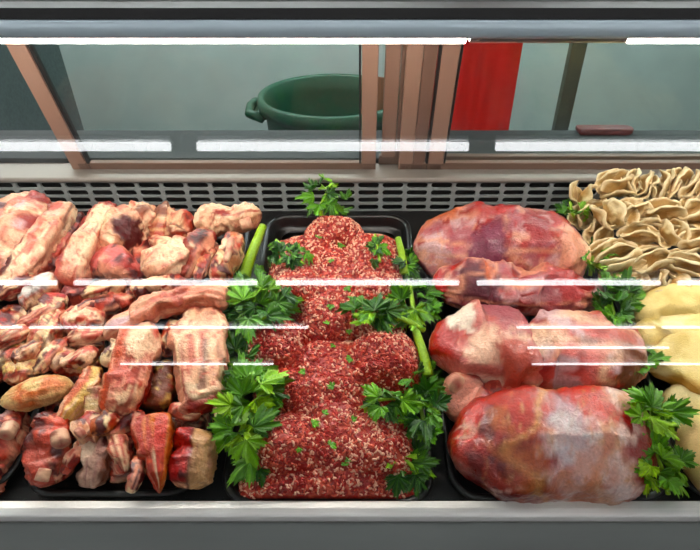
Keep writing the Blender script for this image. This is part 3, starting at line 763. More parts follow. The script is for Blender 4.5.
# --- front
M('neck_piece', 'red front chunk with two pale sawn bone ends above the tray rim', 'meat', G1,
  [(60, 414, .055, 16, 16), (50, 438, .055, 22, 20), (50, 462, .045, 24, 22), (56, 484, .03, 22, 16)], leany(base=srgb(150, 44, 40), extra=[(srgb(205, 90, 72), spot(.35, -.6, .7)), (DRED, nz(30, .1, .5, 11)), (PINK, spot(.75, .4, .6))]),
  bones=[([(60, 432, .082), (62, 446, .082)], 9), ([(46, 468, .066), (41, 482, .06)], 7)], q=2.6, p=2.8, amp=.16, nu=44, nv=54)
M('rib_piece', 'knobbly rib with a cream sawn tip above the pale membrane', 'rib', G1,
  [(98, 416, .07, 10, 10), (86, 428, .075, 13, 13), (74, 436, .075, 12, 12)], ribby(extra=[(FAT, end(.6, .9))]), bones=[([(84, 430, .092), (77, 436, .093)], 6)], q=2.6, amp=.2)
M('membrane_flap', 'wrinkled greyish pink membrane flap hanging at the front', 'meat', G1,
  [(104, 436, .05, 13, 9), (96, 452, .052, 19, 11), (92, 470, .045, 19, 11), (90, 488, .03, 14, 8)], (srgb(205, 165, 145), [(srgb(160, 110, 100), line(14, 120, .16, 1)), (DRED, spot(.1, -.7, .5)), (srgb(225, 195, 170), nz(30, .1, .5, 3)), (BROWN, side(-1, .6, .9))]), q=2.8, amp=.16, wr=.3, wf=(110, 8), nu=44, nv=50)
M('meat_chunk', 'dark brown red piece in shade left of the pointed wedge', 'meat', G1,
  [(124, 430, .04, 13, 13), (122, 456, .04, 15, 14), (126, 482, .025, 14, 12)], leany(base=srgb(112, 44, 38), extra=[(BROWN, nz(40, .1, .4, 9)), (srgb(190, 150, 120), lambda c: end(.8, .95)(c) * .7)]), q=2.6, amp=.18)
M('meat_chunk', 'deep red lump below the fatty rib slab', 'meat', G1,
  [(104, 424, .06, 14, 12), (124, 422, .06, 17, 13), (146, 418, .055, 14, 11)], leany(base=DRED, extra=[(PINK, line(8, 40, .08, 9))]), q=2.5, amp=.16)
def wedge():
    o = M('meat_wedge', 'sharp orange red wedge with a white fat stripe pointing down over the rim', 'meat', G1,
      [(154, 416, .07, 20, 13), (153, 432, .07, 20, 14), (155, 456, .065, 15, 13), (158, 478, .058, 8, 9), (160, 494, .048, 2.5, 3)],
      (srgb(172, 52, 38), [(srgb(198, 108, 62), lambda c: sm(-c.w + .25 * c.n(30), -.05, .15)), (srgb(226, 150, 100), line(5, 70, .1, 2, .7)), (srgb(245, 215, 180), lambda c: np.exp(-((c.w + .12) / .13) ** 2) * sm(c.s, .45, .6)), (srgb(190, 60, 50), streak(5, 90, .2, .5, 4)), (FATP, lambda c: .6 * np.exp(-((c.w - .8) / .1) ** 2))]), q=4, p=(9, 3), amp=.05, nu=44, nv=50)
    return o
wedge()
M('rib_piece', 'two tone block of tan fat and wet red flesh right of the pointed wedge', 'meat', G1,
  [(198, 430, .055, 19, 15), (195, 446, .055, 22, 17), (193, 468, .048, 23, 17), (192, 488, .03, 20, 13)], (srgb(160, 34, 34), [(srgb(196, 60, 52), line(12, 60, .15, 1)), (DRED, nz(40, .2, .5, 2)), (srgb(214, 166, 120), lambda c: sm(-c.w + .1 * c.n(30), .0, .1)), (BROWN, lambda c: .6 * line(6, 60, .06, 3)(c) * (c.w < 0)), (srgb(214, 166, 130), lambda c: end(.8, .92)(c) * (c.w > 0) * .8), (DRED, lambda c: np.exp(-((c.w - .03) / .06) ** 2))]), q=3.6, p=(6, 4), amp=.1, nu=44, nv=48)
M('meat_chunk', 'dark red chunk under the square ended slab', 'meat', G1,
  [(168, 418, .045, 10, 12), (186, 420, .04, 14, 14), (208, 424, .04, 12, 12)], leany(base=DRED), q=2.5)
SCRAPS = [(16, 288, 30, -16, 6), (40, 316, 32, -20, 6), (78, 310, 28, -14, 5), (90, 336, 34, -6, 6), (114, 350, 14, -24, 6), (14, 338, 32, -16, 6), (50, 356, 22, -22, 6), (80, 356, 26, -10, 6), (104, 290, 32, -8, 6), (170, 246, 28, 8, 6),
          (206, 262, 12, -26, 5), (152, 284, 30, -6, 5), (92, 404, 18, -26, 6), (118, 452, 10, 30, 7), (136, 474, 8, -28, 6), (74, 458, 16, -24, 6), (104, 424, 24, -16, 7), (186, 410, 22, 4, 6), (222, 290, 16, 10, 5), (100, 376, 16, -24, 6), (30, 352, 24, -14, 6)]
for i, (x, y, dx, dy, r_) in enumerate(SCRAPS):
    if (x, y) in ((92, 404), (100, 376)): seed_[0] += 1; continue
    h = .082 if y < 400 else .07
    if y > 440: h = .055
    look = [ribby(), fatty(lean=RED), ribby(lean=PINK, fat=FATP), leany(extra=[(FAT, nz(40, .05, .2, 12))])][i % 4]
    M('meat_scrap', 'small ragged scrap of rib meat in the left heap', 'meat', 'ragged scraps of rib meat in the left heap',
      [(x - dx * .7, y - dy * .7, h, r_ * 1.2, r_ * 1.1), (x, y + ((i * 7) % 5 - 2), h + .008, r_ * 1.4, r_ * 1.3), (x + dx * .7, y + dy * .7, h, r_ * 1.3, r_)], look, q=2.6, p=3.4, amp=.2, nu=24, nv=34, cuts=4, depth=(.55, .85), low=26)
# hidden bed pieces that carry the heap
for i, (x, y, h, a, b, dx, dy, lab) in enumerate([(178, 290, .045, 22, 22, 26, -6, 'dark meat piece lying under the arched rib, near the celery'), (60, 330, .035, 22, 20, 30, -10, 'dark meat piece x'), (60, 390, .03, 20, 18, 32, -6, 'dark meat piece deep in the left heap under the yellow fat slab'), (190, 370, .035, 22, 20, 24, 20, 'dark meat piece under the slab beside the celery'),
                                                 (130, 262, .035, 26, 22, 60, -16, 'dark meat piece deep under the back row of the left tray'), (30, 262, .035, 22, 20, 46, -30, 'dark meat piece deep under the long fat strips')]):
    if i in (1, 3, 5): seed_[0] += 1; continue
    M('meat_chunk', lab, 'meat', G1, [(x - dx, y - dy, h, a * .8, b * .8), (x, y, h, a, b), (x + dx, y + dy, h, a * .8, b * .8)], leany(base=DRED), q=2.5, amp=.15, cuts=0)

# --- large boneless cuts
STYLE['slab'] = False
G3 = 'large boneless cuts in the right tray'
M('beef_cut', 'largest smooth purple pink cut at the back, against the grille', 'beef', G3,
  [(413, 251, .06, 22, 22), (434, 249, .065, 37, 27), (480, 246, .07, 42, 30), (530, 247, .07, 42, 30), (566, 251, .066, 36, 27), (588, 255, .06, 29, 21)],
  skinny(extra=[(srgb(206, 118, 84), lambda c: sm(-c.w + .35 * c.n(18, 8), .45, .8) * sm(.55 - c.s, 0, .2)), (srgb(178, 34, 30), spot(.46, -.75, .75, .4)), (srgb(150, 30, 34), spot(.66, .05, .5, .4)), (srgb(170, 40, 40), spot(.8, -.6, .6)), (FATP, spot(.86, .45, .8, .6)), (FAT, spot(.97, .3, .5)), (srgb(222, 160, 130), lambda c: .8 * line(3, 24, .05, 14)(c)), (srgb(120, 50, 70), spot(.4, .7, .7))]), q=3.2, p=(3.2, 6), amp=.12, nu=60, nv=80, wr=.05, fine=.02, cuts=9, depth=(.78, .92))
M('beef_cut', 'thin ragged cut with dark purple hollow lying second from the back', 'beef', G3,
  [(432, 286, .055, 14, 15), (452, 284, .06, 27, 21), (500, 288, .065, 29, 22), (556, 293, .065, 26, 20), (602, 298, .055, 16, 14)],
  skinny(extra=[(srgb(185, 40, 40), lambda c: sm(.1 - c.s + .05 * c.n(40), 0, .05)), (FATP, lambda c: sm(-c.w + .4 * c.n(25, 8), .25, .6)), (srgb(96, 40, 52), spot(.28, .55, .8, .4)), (FATP, line(5, 30, .08, 9)), (srgb(176, 70, 70), spot(.75, .0, .9)), (RED, spot(.85, -.5, .5)), (srgb(214, 120, 90), spot(.3, .1, .35))]), q=2.8, p=3.2, amp=.26, nu=54, nv=74, wr=.22, wf=(60, 6), cuts=9, depth=(.6, .85), low=20, fine=.04)
M('beef_cut', 'pink cut with a large white fat face, third from the back on the left', 'beef', G3,
  [(430, 356, .06, 16, 16), (452, 348, .07, 36, 26), (484, 346, .075, 50, 30), (514, 346, .07, 50, 28), (530, 346, .06, 44, 24)],
  (srgb(196, 110, 104), [(srgb(232, 186, 160), lambda c: sm(.75 - np.abs(c.s - .5) * 1.5 - np.abs(c.w - .15) * .55 + .35 * c.st(9, 40, 1) + .2 * c.n(60, 2), .25, .5)), (srgb(206, 128, 116), lambda c: .8 * sm(c.st(12, 60, 3), .1, .3)), (srgb(244, 222, 198), lambda c: .8 * sm(c.st(8, 36, 4), .15, .35)),
                         (srgb(166, 44, 40), spot(.2, -.35, .7)), (srgb(248, 228, 208), spot(.34, -.62, .42, .4)), (srgb(180, 50, 46), spot(.05, .2, .55)), (PURP, spot(.75, -.9, .8)), (srgb(150, 50, 48), lambda c: sm(c.s + .05 * c.n(40, 9), .88, .95)), (srgb(176, 80, 66), spot(.7, .75, .6)), (srgb(196, 90, 76), lambda c: .6 * np.exp(-(c.n(28, 11) / .04) ** 2))]), q=3, p=(3, 6), amp=.16, nu=54, nv=60, wr=.1, cuts=9, depth=(.68, .88), fine=.03)
M('beef_cut', 'reddish cut streaked with pale fat right of the white faced cut', 'beef', G3,
  [(522, 350, .06, 42, 22), (542, 352, .07, 50, 27), (582, 354, .07, 48, 28), (622, 358, .065, 42, 24), (646, 366, .055, 30, 16)],
  (srgb(196, 92, 84), [(FATP, streak(9, 26, .0, .4, 1)), (RED, nz(24, .05, .5, 2)), (srgb(150, 44, 48), lambda c: sm(.22 - c.s, 0, .1)), (SILV, nz(28, .2, .6, 4)), (FAT, lambda c: .8 * line(5, 30, .09, 5)(c)), (BROWN, spot(.8, .7, .7))]), q=3, p=(6, 4), amp=.18, nu=54, nv=64, wr=.14, wf=(60, 8), cuts=9, depth=(.68, .88), fine=.03)
M('shank_end', 'small pink knob of meat with a white bone cap beside the celery', 'beef', G3,
  [(452, 376, .055, 12, 14), (460, 390, .055, 22, 22), (470, 406, .045, 24, 22), (484, 424, .03, 16, 14)], skinny(extra=[(srgb(225, 150, 130), spot(.3, .4, .9)), (srgb(238, 205, 170), spot(.1, .3, .4, .3))]), bones=[([(452, 380, .075), (459, 386, .085)], 9)], q=2.4, p=2.6, amp=.12)
M('meat_chunk', 'small deep red piece behind the big front cut', 'beef', G3,
  [(478, 394, .05, 10, 12), (498, 392, .055, 14, 13), (520, 394, .05, 12, 12)], leany(), q=2.4)
M('beef_cut', 'big rounded front cut with pearly membrane and dark red left side', 'beef', G3,
  [(447, 444, .045, 24, 22), (470, 445, .05, 47, 34), (520, 443, .055, 55, 38), (580, 442, .055, 57, 38), (624, 444, .052, 56, 36), (647, 446, .05, 52, 30)],
  (srgb(196, 132, 122), [(srgb(230, 196, 184), lambda c: sm(c.s + .3 * c.n(14, 1), .42, .75)), (srgb(234, 216, 210), spot(.55, -.15, 1.6, .8)), (srgb(220, 170, 140), nz(26, .2, .6, 2)), (srgb(130, 16, 14), spot(.2, .15, 1.35, .45)), (srgb(104, 14, 14), spot(.24, .5, 1.0, .5)), (srgb(206, 34, 20), spot(.1, -.3, .75, .5)), (srgb(190, 64, 54), spot(.66, -.8, .9, .6)), (srgb(180, 70, 64), spot(.38, -.85, 1.0, .6)), (srgb(206, 150, 110), lambda c: .75 * np.exp(-(c.n(26, 31) / .05) ** 2)), (srgb(190, 90, 80), lambda c: .45 * sm(c.n(50, 32), .2, .35)), (srgb(226, 196, 180), lambda c: .6 * np.exp(-(c.st(8, 40, 33) / .06) ** 2)), (srgb(150, 44, 40), lambda c: .6 * sm(c.st(7, 60, 34), .28, .4) * sm(.5 - c.s, -.1, .1)), (srgb(206, 150, 96), lambda c: .8 * line(4, 20, .05, 12)(c)), (srgb(196, 110, 70), lambda c: .6 * spot(.45, .7, 1.4)(c) * sm(c.n(30, 15), -.1, .3)), (srgb(150, 60, 56), spot(.95, .7, .9, .6)), (srgb(170, 40, 40), spot(.83, -.05, .16, .3)), (srgb(190, 190, 200), lambda c: .5 * spot(.55, 0, .6)(c))]), q=2.9, p=(2.6, 8), amp=.10, nu=64, nv=90, wr=.05, wf=(40, 5), fine=.02, cuts=8, depth=(.8, .92))

# --- tripe and offal
G4 = 'folded tripe pieces at the right'
def tripe(label, px, py, h, rx, ry, rz, ang, k, seed, amp=0.30):
    q3, mpp = S(px, py, h); r_ = np.random.RandomState(seed)
    nu, nv = 40, 18; VS, FS, CS = [], [], []
    n = max(3, min(6, k)); tilt = r_.uniform(-25, 25)
    ang = ang + r_.uniform(-12, 12)
    for i in range(n):
        f = (i + .5) / n - .5
        fan = R(tilt + f * r_.uniform(105, 150))
        th = np.linspace(0, 2 * np.pi, nu, endpoint=False); ph = np.linspace(.03, np.pi - .03, nv)
        T, Pp = np.meshgrid(th, ph); T, Pp = T.ravel(), Pp.ravel()
        x = np.sin(Pp) * np.cos(T); y = np.sin(Pp) * np.sin(T); zz = np.cos(Pp)
        rr = np.sqrt(x * x + y * y)
        thick = .15 * (1 + .55 * sm(rr, .72, .95))               # a rolled, thicker rim
        wav = .16 * np.sin(3 * T + r_.uniform(0, 6)) * rr ** 3 + .10 * np.sin(5 * T + r_.uniform(0, 6)) * rr ** 4
        lx, ly = x * 1.12 * (1 + .10 * np.sin(2 * T + seed)), (y + .80) * .92
        lz = zz * thick + wav - .30 * (x * x) * np.sign(f + 1e-3) * (1 if i % 2 else .6) + .28 * np.sin(np.clip((y + 1) * 1.5, 0, 3)) * np.sign(f + 1e-3)
        Y = ly * math.cos(fan) * 1.0 - lz * math.sin(fan); Z = ly * math.sin(fan) + lz * math.cos(fan)
        # hinge lies along x; pages open towards up and outwards
        v = np.stack([lx * rx, (Z) * ry * .95, (Y - .55) * rz * .95], 1) * mpp
        v += fbm(v * 90 + i * 9, seed + i, 2)[:, None] * .0016
        a = R(ang); v = np.stack([v[:, 0] * math.cos(a) - v[:, 1] * math.sin(a), v[:, 0] * math.sin(a) + v[:, 1] * math.cos(a), v[:, 2]], 1)
        V = q3 + v; V[:, 2] = np.maximum(V[:, 2], .006)
        o_ = len(VS) and sum(len(q) for q in VS) or 0
        for j in range(nv - 1):
            for m in range(nu):
                m2 = (m + 1) % nu; FS.append((o_ + j * nu + m, o_ + j * nu + nu + m, o_ + j * nu + nu + m2, o_ + j * nu + m2))
        FS += [tuple(o_ + m for m in range(nu)), tuple(o_ + (nv - 1) * nu + m for m in reversed(range(nu)))]
        t2 = fbm(V * 60, seed, 3); C = np.tile(srgb(206, 176, 126) * r_.uniform(.66, .98), (len(V), 1))
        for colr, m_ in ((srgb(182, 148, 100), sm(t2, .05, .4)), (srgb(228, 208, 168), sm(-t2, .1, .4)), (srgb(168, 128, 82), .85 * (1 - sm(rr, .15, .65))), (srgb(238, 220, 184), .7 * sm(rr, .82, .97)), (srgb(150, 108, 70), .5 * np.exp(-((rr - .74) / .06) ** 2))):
            m_ = np.clip(m_, 0, 1)[:, None]; C = C * (1 - m_) + colr * m_
        VS.append(V); CS.append(C)
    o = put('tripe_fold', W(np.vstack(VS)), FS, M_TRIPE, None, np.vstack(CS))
    return tag(o, label, 'tripe', G4)
TR = [('small upright tan tripe curl nearest the meat at the back', 583, 197, .10, 11, 15, 16, 70, 3), ('tan tripe fold at the left of the topmost row', 616, 186, .12, 19, 13, 14, 15, 4),
      ('ruffled tripe fold second along the topmost row', 641, 186, .125, 16, 13, 14, 60, 5), ('upright tripe fold in the middle of the topmost row', 661, 188, .125, 15, 14, 16, 75, 4),
      ('tall ruffled tripe fold near the top right corner', 684, 186, .13, 18, 15, 17, 40, 6), ('tripe fold at the right edge of the topmost row', 708, 190, .125, 16, 14, 16, 30, 5),
      ('brownish tripe fold with a hollow rim left of the pile', 588, 220, .085, 14, 14, 14, 50, 3), ('curled tripe loop below the left end of the topmost row', 611, 216, .11, 16, 18, 16, 110, 3),
      ('broad smooth tripe fold in the centre of the second row', 637, 214, .115, 17, 15, 13, 10, 3), ('smooth pale tripe fold right of centre in the second row', 664, 214, .115, 20, 13, 13, -10, 3),
      ('tripe fold at the right edge of the second row', 694, 213, .115, 18, 15, 13, 20, 4), ('brown edged tripe lump above the left clam shaped fold', 604, 238, .085, 15, 13, 13, 30, 3),
      ('grey beige creased tripe fold in the middle row', 640, 238, .10, 18, 12, 12, 0, 3), ('pointed tripe fold standing in the middle row', 668, 234, .105, 13, 16, 14, 100, 3),
      ('creased tripe fold at the right edge of the middle row', 694, 242, .10, 18, 13, 12, 15, 4), ('pale clam shaped tripe fold with many pages at the left', 617, 258, .085, 24, 17, 15, 20, 7),
      ('pale tripe fold with one deep crease below the middle row', 652, 262, .09, 22, 13, 13, 25, 3), ('tripe fold with spread pages at the right edge', 686, 266, .09, 20, 13, 13, -15, 5),
      ('small clam shaped tripe fold just behind the parsley', 628, 284, .065, 20, 14, 13, 10, 6), ('upright pale tripe fold above the yellowish slab', 673, 284, .075, 12, 17, 14, 70, 3), ('plump tripe fold between two clam shaped ones', 652, 285, .07, 15, 13, 12, 40, 4)]
for i, (lb, px, py, h, rx, ry, rz, an, k) in enumerate(TR):
    tripe(lb, px, py, h, rx, ry * 1.1, rz, an, k, 11 + 7 * i)
G5 = 'smooth pale offal slabs at the right'
def pale(extra=()):
    return (srgb(226, 202, 140), [(srgb(236, 220, 172), nz(16, 0, .5, 1)), (srgb(206, 178, 112), nz(24, .1, .6, 2)), (srgb(196, 160, 110), line(4, 20, .05, 3, .5))] + list(extra))
M('offal_slab', 'smooth yellowish slab just below the tripe folds', 'offal', G5, [(632, 318, .055, 12, 12), (654, 311, .06, 22, 17), (690, 306, .062, 26, 18), (740, 306, .06, 26, 18)], pale(), q=2.6, p=2.6, amp=.08, nu=44, nv=50, wr=.06, mat=M_TRIPE)
M('offal_slab', 'greenish cream slab lying under the yellowish one', 'offal', G5, [(628, 342, .05, 12, 12), (654, 336, .055, 22, 16), (690, 333, .057, 24, 17), (740, 334, .055, 24, 17)], pale([(srgb(200, 190, 130), nz(20, .1, .5, 9))]), q=2.6, p=2.6, amp=.08, nu=44, nv=50, mat=M_TRIPE)
M('offal_slab', 'wide cream slab with a tan lower edge, third below the tripe', 'offal', G5, [(650, 372, .05, 16, 14), (672, 364, .06, 36, 21), (706, 366, .062, 42, 22), (750, 368, .06, 42, 22)], pale([(srgb(180, 130, 70), lambda c: sm(c.w + .3 * c.n(30), .5, .9) * .8)]), q=2.5, p=2.6, amp=.1, nu=44, nv=50, wr=.08, mat=M_TRIPE)
M('offal_slab', 'small beige slab behind the front parsley', 'offal', G5, [(664, 416, .035, 12, 12), (684, 404, .045, 22, 17), (724, 402, .045, 24, 17)], pale([(srgb(206, 180, 140), nz(20, 0, .5, 9))]), q=2.5, p=2.6, amp=.1, mat=M_TRIPE)
M('offal_slab', 'rounded beige slab in the bottom right corner', 'offal', G5, [(676, 458, .04, 16, 18), (694, 456, .05, 42, 30), (724, 454, .055, 48, 34), (764, 454, .05, 44, 30)], pale([(srgb(222, 190, 140), nz(16, -.2, .4, 9)), (srgb(180, 136, 84), lambda c: sm(.14 - c.s, 0, .1) * sm(c.n(40, 3), -.1, .2))]), q=2.4, p=2.8, amp=.08, nu=44, nv=50, mat=M_TRIPE)
# portions of mince: (px, py, h, half width px, half depth px, height, squareness)
MINCE = [(302, 254, .09, 38, 48, .088, 4), (370, 252, .09, 36, 50, .090, 4), (334, 224, .10, 36, 26, .104, 2.4), (298, 284, .085, 36, 28, .098, 3), (378, 286, .085, 30, 28, .098, 3), (336, 270, .085, 30, 60, .088, 3), (334, 306, .085, 44, 40, .088, 3.0), (272, 340, .08, 40, 34, .096, 3), (384, 354, .085, 40, 38, .102, 3.2),
         (328, 372, .08, 50, 60, .082, 3.0), (288, 384, .06, 38, 30, .070, 3), (290, 438, .07, 40, 38, .082, 2.8), (376, 438, .07, 44, 40, .084, 2.8), (334, 420, .07, 36, 60, .076, 2.8), (330, 474, .04, 94, 28, .050, 5), (332, 392, .03, 82, 116, .048, 5)]
EXPO = 0.0
# ------------------------------------------------------------------ mince
def lump(x, e, cx, ce, rx, re, hgt, q=3.0):
    d = (np.abs((x - cx) / rx) ** q + np.abs((e - ce) / re) ** q) ** (1 / q)
    return hgt * np.clip(1 - d ** 2.6, 0, 1) ** 0.5
LUMPS = []
for px, py, h, rpx, rpy, hg, q in MINCE:
    c, m = S(px, py, h); LUMPS.append((c[0], c[1], rpx * m, rpy * m, hg, q))
def mince_h(x, e):
    z = np.full(x.shape, 0.0)
    for l in LUMPS:
        z = np.maximum(z, lump(x, e, *l))
    P = np.stack([x, e, z * 0], 1)
    return z + np.where(z > 0.004, 0.004 * fbm(P * 55, 5, 3) + 0.0035 * fbm(P * 18, 8, 2), 0)
MRED = srgb(170, 28, 20); MPNK = srgb(216, 100, 80); MFAT = srgb(240, 184, 156)
def mince():
    nx, ne = 150, 250
    x0, x1, e0, e1 = -0.195, 0.102, 0.01, 0.615
    X_, E_ = np.meshgrid(np.linspace(x0, x1, nx), np.linspace(e0, e1, ne)); x, e = X_.ravel(), E_.ravel()
    z = mince_h(x, e)
    keep = z > 0.006
    idx = -np.ones(len(x), int); idx[keep] = np.arange(keep.sum())
    V = np.stack([x, e, z + 0.004], 1)[keep]
    F = []
    for j in range(ne - 1):
        for i in range(nx - 1):
            q = [j * nx + i, j * nx + i + 1, (j + 1) * nx + i + 1, (j + 1) * nx + i]
            r = [int(idx[k]) for k in q]
            if min(r) >= 0: F.append(tuple(r))
    # close it underneath
    n = len(V); cnt = {}
    for f in F:
        for a, b in zip(f, f[1:] + f[:1]): cnt[(a, b)] = 1
    B = V.copy(); B[:, 2] = 0.005
    F2 = F + [tuple(k + n for k in reversed(f)) for f in F] + [(b, a, a + n, b + n) for (a, b) in cnt if (b, a) not in cnt]
    V2 = np.vstack([V, B])
    t = fbm(V2 * 160, 3, 2)
    C = MRED * (1 - sm(t, 0, .5))[:, None] + MPNK * sm(t, 0, .5)[:, None]
    o = put('ground_beef', W(V2), F2, M_MINCE, None, C * 0.8)
    tag(o, 'large heap of red ground meat flecked with white fat in the middle tray', 'ground meat')
    # strands
    r = np.random.RandomState(4); vs, fs, cs = [], [], []
    eps = 0.003; made = 0
    NS = 5; RS = 5
    while made < 12500:
        px, pe = r.uniform(x0, x1), r.uniform(e0, e1)
        zz = mince_h(np.array([px, px + eps, px]), np.array([pe, pe, pe + eps]))
        if zz[0] < 0.008: continue
        g = np.array([-(zz[1] - zz[0]) / eps, -(zz[2] - zz[0]) / eps, 1.0]); g = np.clip(g, -2.5, 2.5); area = np.linalg.norm(g)
        if r.rand() > min(1, area / 2.2): continue
        nn = g / np.linalg.norm(g)
        a = r.normal(size=3); a -= nn * a.dot(nn); a /= np.linalg.norm(a); b = np.cross(nn, a)
        ln = r.uniform(0.004, 0.010); rad = r.uniform(0.0012, 0.0021); bend = r.uniform(-1, 1)
        c0 = np.array([px, pe, zz[0] + 0.004 + r.uniform(-.0005, .0012)])
        u = r.rand() - .22 * float(fbm(np.array([[px * 16, pe * 16, 3.0]]), 77, 2)[0]); k = r.rand()
        colr = MRED * (.55 + .6 * k) if u < .44 else (MPNK * (.7 + .4 * k) if u < .70 else MFAT * (.85 + .2 * k))
        n0 = len(vs)
        for j in range(RS):
            s = j / (RS - 1) * 2 - 1
            p = c0 + a * ln * s * .5 + b * bend * ln * .35 * s * s + nn * (-.0012 * s * s)
            rr = rad * (1 - .85 * s ** 6) if abs(s) < 1 else rad * .45
            for i in range(NS):
                th = 2 * math.pi * i / NS
                vs.append(p + (b * math.cos(th) + nn * math.sin(th)) * rr); cs.append(colr)
        for j in range(RS - 1):
            for i in range(NS):
                i2 = (i + 1) % NS; fs.append((n0 + j * NS + i, n0 + j * NS + i2, n0 + j * NS + NS + i2, n0 + j * NS + NS + i))
        fs.append(tuple(n0 + i for i in reversed(range(NS)))); fs.append(tuple(n0 + (RS - 1) * NS + i for i in range(NS)))
        made += 1
    st = put('mince_strands', W(np.array(vs)), fs, M_MINCE, o, np.array(cs))
    st['kind'] = 'stuff'
    return o
mince()

# ------------------------------------------------------------------ celery and parsley
LG = srgb(146, 186, 44); MG = srgb(82, 138, 28); DG = srgb(28, 74, 18); STALK = srgb(150, 190, 70)
def leaf_mesh(size, r, shade):
    """lobed, toothed leaf in its own frame: base at origin, blade along +y, normal +z"""
    lobes = [(-70, .66, 30), (-34, .84, 26), (0, 1.0, 26), (34, .84, 26), (70, .66, 30)] if r.random() < .4 else [(-54 + r.uniform(-6, 6), .8, 38), (0, 1.0, 32), (54 + r.uniform(-6, 6), .8, 38)]
    n = 57; out = []
    for i in range(n):
        a = -100 + 200 * i / (n - 1)
        rad = .42
        for c, l, w in lobes:
            x = abs(a - c) / w
            if x < 1: rad = max(rad, l * (1 - .48 * x ** 1.1))
        rad *= (1.07, .90, 1.0)[i % 3] if i % 6 < 3 else (1.1, .86, .98)[i % 3]
        out.append((a, rad))
    rings = 6; vs, fs, cs = [(0, 0, 0)], [], [shade * .9]
    curl = r.uniform(-.8, .3); fold = r.uniform(.1, .8); ph = r.uniform(0, 6)
    for k in range(1, rings + 1):
        t = k / rings
        for a, rad in out:
            q = t * rad; x, y = math.sin(R(a)) * q, math.cos(R(a)) * q
            vein = max(math.exp(-((a - c) / 5.0) ** 2) for c, l, w in lobes)
            z = fold * abs(x) * .6 + curl * q * q + .11 * t * math.sin(a * .13 + ph) + .05 * t * math.sin(a * .31 + 2 * ph) - .035 * vein * t
            vs.append((x * size, y * size, z * size)); cs.append(shade * (1 + .45 * vein) + np.array([.03, .05, .0]) * vein)
    for i in range(n - 1): fs.append((0, 1 + i + 1, 1 + i))
    for k in range(rings - 1):
        for i in range(n - 1):
            a = 1 + k * n + i; fs.append((a, a + 1, a + n + 1, a + n))
    return np.array(vs), fs, np.array(cs)

def sprig(name, label, stalk, leaves, r_px=4.5, group='green celery and parsley garnish', shade=None, cat='celery'):
    """stalk: list of (px, py, h); leaves: (px, py, h, size_px, heading deg in the picture plane of the deck, pitch, tone 0..1)"""
    pts = []
    for x, y, h in (stalk or [(leaves[0][0], leaves[0][1], leaves[0][2] - .01)]):
        p, m = S(x, y, h); pts.append(p)
    mpp = m
    base = W(np.array(pts[0]))[0] if False else W(np.array([pts[0]]))[0]
    o = empty(name, base); tag(o, label, cat, group)
    if stalk:
        mb = MB()
        P = np.array([[*p, 0, 0, 0] for p in pts]); _, C = catmull(P, 14); C = C[:, :3]
        mb.tube(C, [r_px * mpp * (1 - .35 * k / 13) for k in range(14)], 12)
        V = np.array(mb.v); t = fbm(V * 60, 3, 2)
        cc = STALK * (1 - sm(t, -.2, .5))[:, None] + LG * sm(t, -.2, .5)[:, None]
        put('stalk', W(V), mb.f, M_LEAF, o, cc)
    for (x, y, h, sz, head, pit, tone) in leaves:
        p, m = S(x, y, h)
        sh = DG * (1 - min(1, tone * 2)) + MG * min(1, tone * 2) if tone < .5 else MG * (2 - 2 * tone) + LG * (2 * tone - 1)
        v, f, c = leaf_mesh(sz * m, rng, sh)
        a, b = R(pit), R(rng.uniform(-30, 30))
        # roll about y, pitch about x, then heading about z
        x1, z1 = v[:, 0] * math.cos(b) + v[:, 2] * math.sin(b), v[:, 2] * math.cos(b) - v[:, 0] * math.sin(b)
        y1, z2 = v[:, 1] * math.cos(a) - z1 * math.sin(a), v[:, 1] * math.sin(a) + z1 * math.cos(a)
        hd = R(head); X2, Y2 = x1 * math.cos(hd) - y1 * math.sin(hd), x1 * math.sin(hd) + y1 * math.cos(hd)
        Vd = p + np.stack([X2, Y2, z2], 1); Vd[:, 2] = np.maximum(Vd[:, 2], 0.004)
        put('leaf', W(Vd), f, M_LEAF, o, c)
    return o
def clump(cx, cy, h, rx, ry, n, sz, tone=.4, seed=0, dh=.02):
    r = random.Random(seed); out = []
    n = int(n * 1.6); sz *= .80; tone -= .1
    for i in range(n):
        a = 2 * math.pi * (i + r.random() * .6) / n; q = r.uniform(.1, .85)
        dx, dy = math.cos(a) * q, math.sin(a) * q
        out.append((cx + dx * rx, cy - dy * ry, h + r.uniform(-dh, dh), sz * r.uniform(.8, 1.25), math.degrees(math.atan2(dy, dx)) - 90 + r.uniform(-35, 35), r.uniform(-45, 50), min(1, max(0, tone + r.uniform(-.5, .45)))))
    return out
GL = 'celery tops along the left side of the mince'
GR = 'celery tops along the right side of the mince'
GP = 'celery and parsley between the big cuts and the offal'
sprig('celery_stalk', 'bright green celery stalk standing at the back left of the mince', [(244, 278, .05), (250, 258, .075), (258, 238, .09), (263, 226, .095)], clump(246, 270, .06, 12, 14, 4, 17, .2, 1), 6, GL)
sprig('celery_sprig', 'broad leafy celery clump at the middle left of the mince', [(236, 350, .07), (246, 336, .085), (262, 322, .095), (276, 314, .095)], clump(258, 306, .10, 36, 22, 17, 27, .45, 2), 6, GL)
sprig('celery_sprig', 'dark leafy celery sprig left of the mince, below the broad clump', [(262, 386, .06), (252, 366, .07), (244, 350, .065)], clump(246, 362, .075, 20, 22, 8, 24, .12, 3), 3, GL)
sprig('celery_sprig', 'fresh green celery sprig lying onto the mince from the left', [(240, 420, .08), (256, 402, .09), (272, 386, .095)], clump(250, 398, .095, 34, 24, 13, 32, .66, 4), 3, GL)
sprig('celery_sprig', 'bright toothed celery leaves over the left tray edge at the front', [(236, 460, .05), (236, 444, .07), (244, 424, .08)], clump(238, 430, .075, 24, 18, 8, 29, .75, 5) + clump(256, 458, .05, 18, 16, 6, 27, .4, 6), 3, GL)
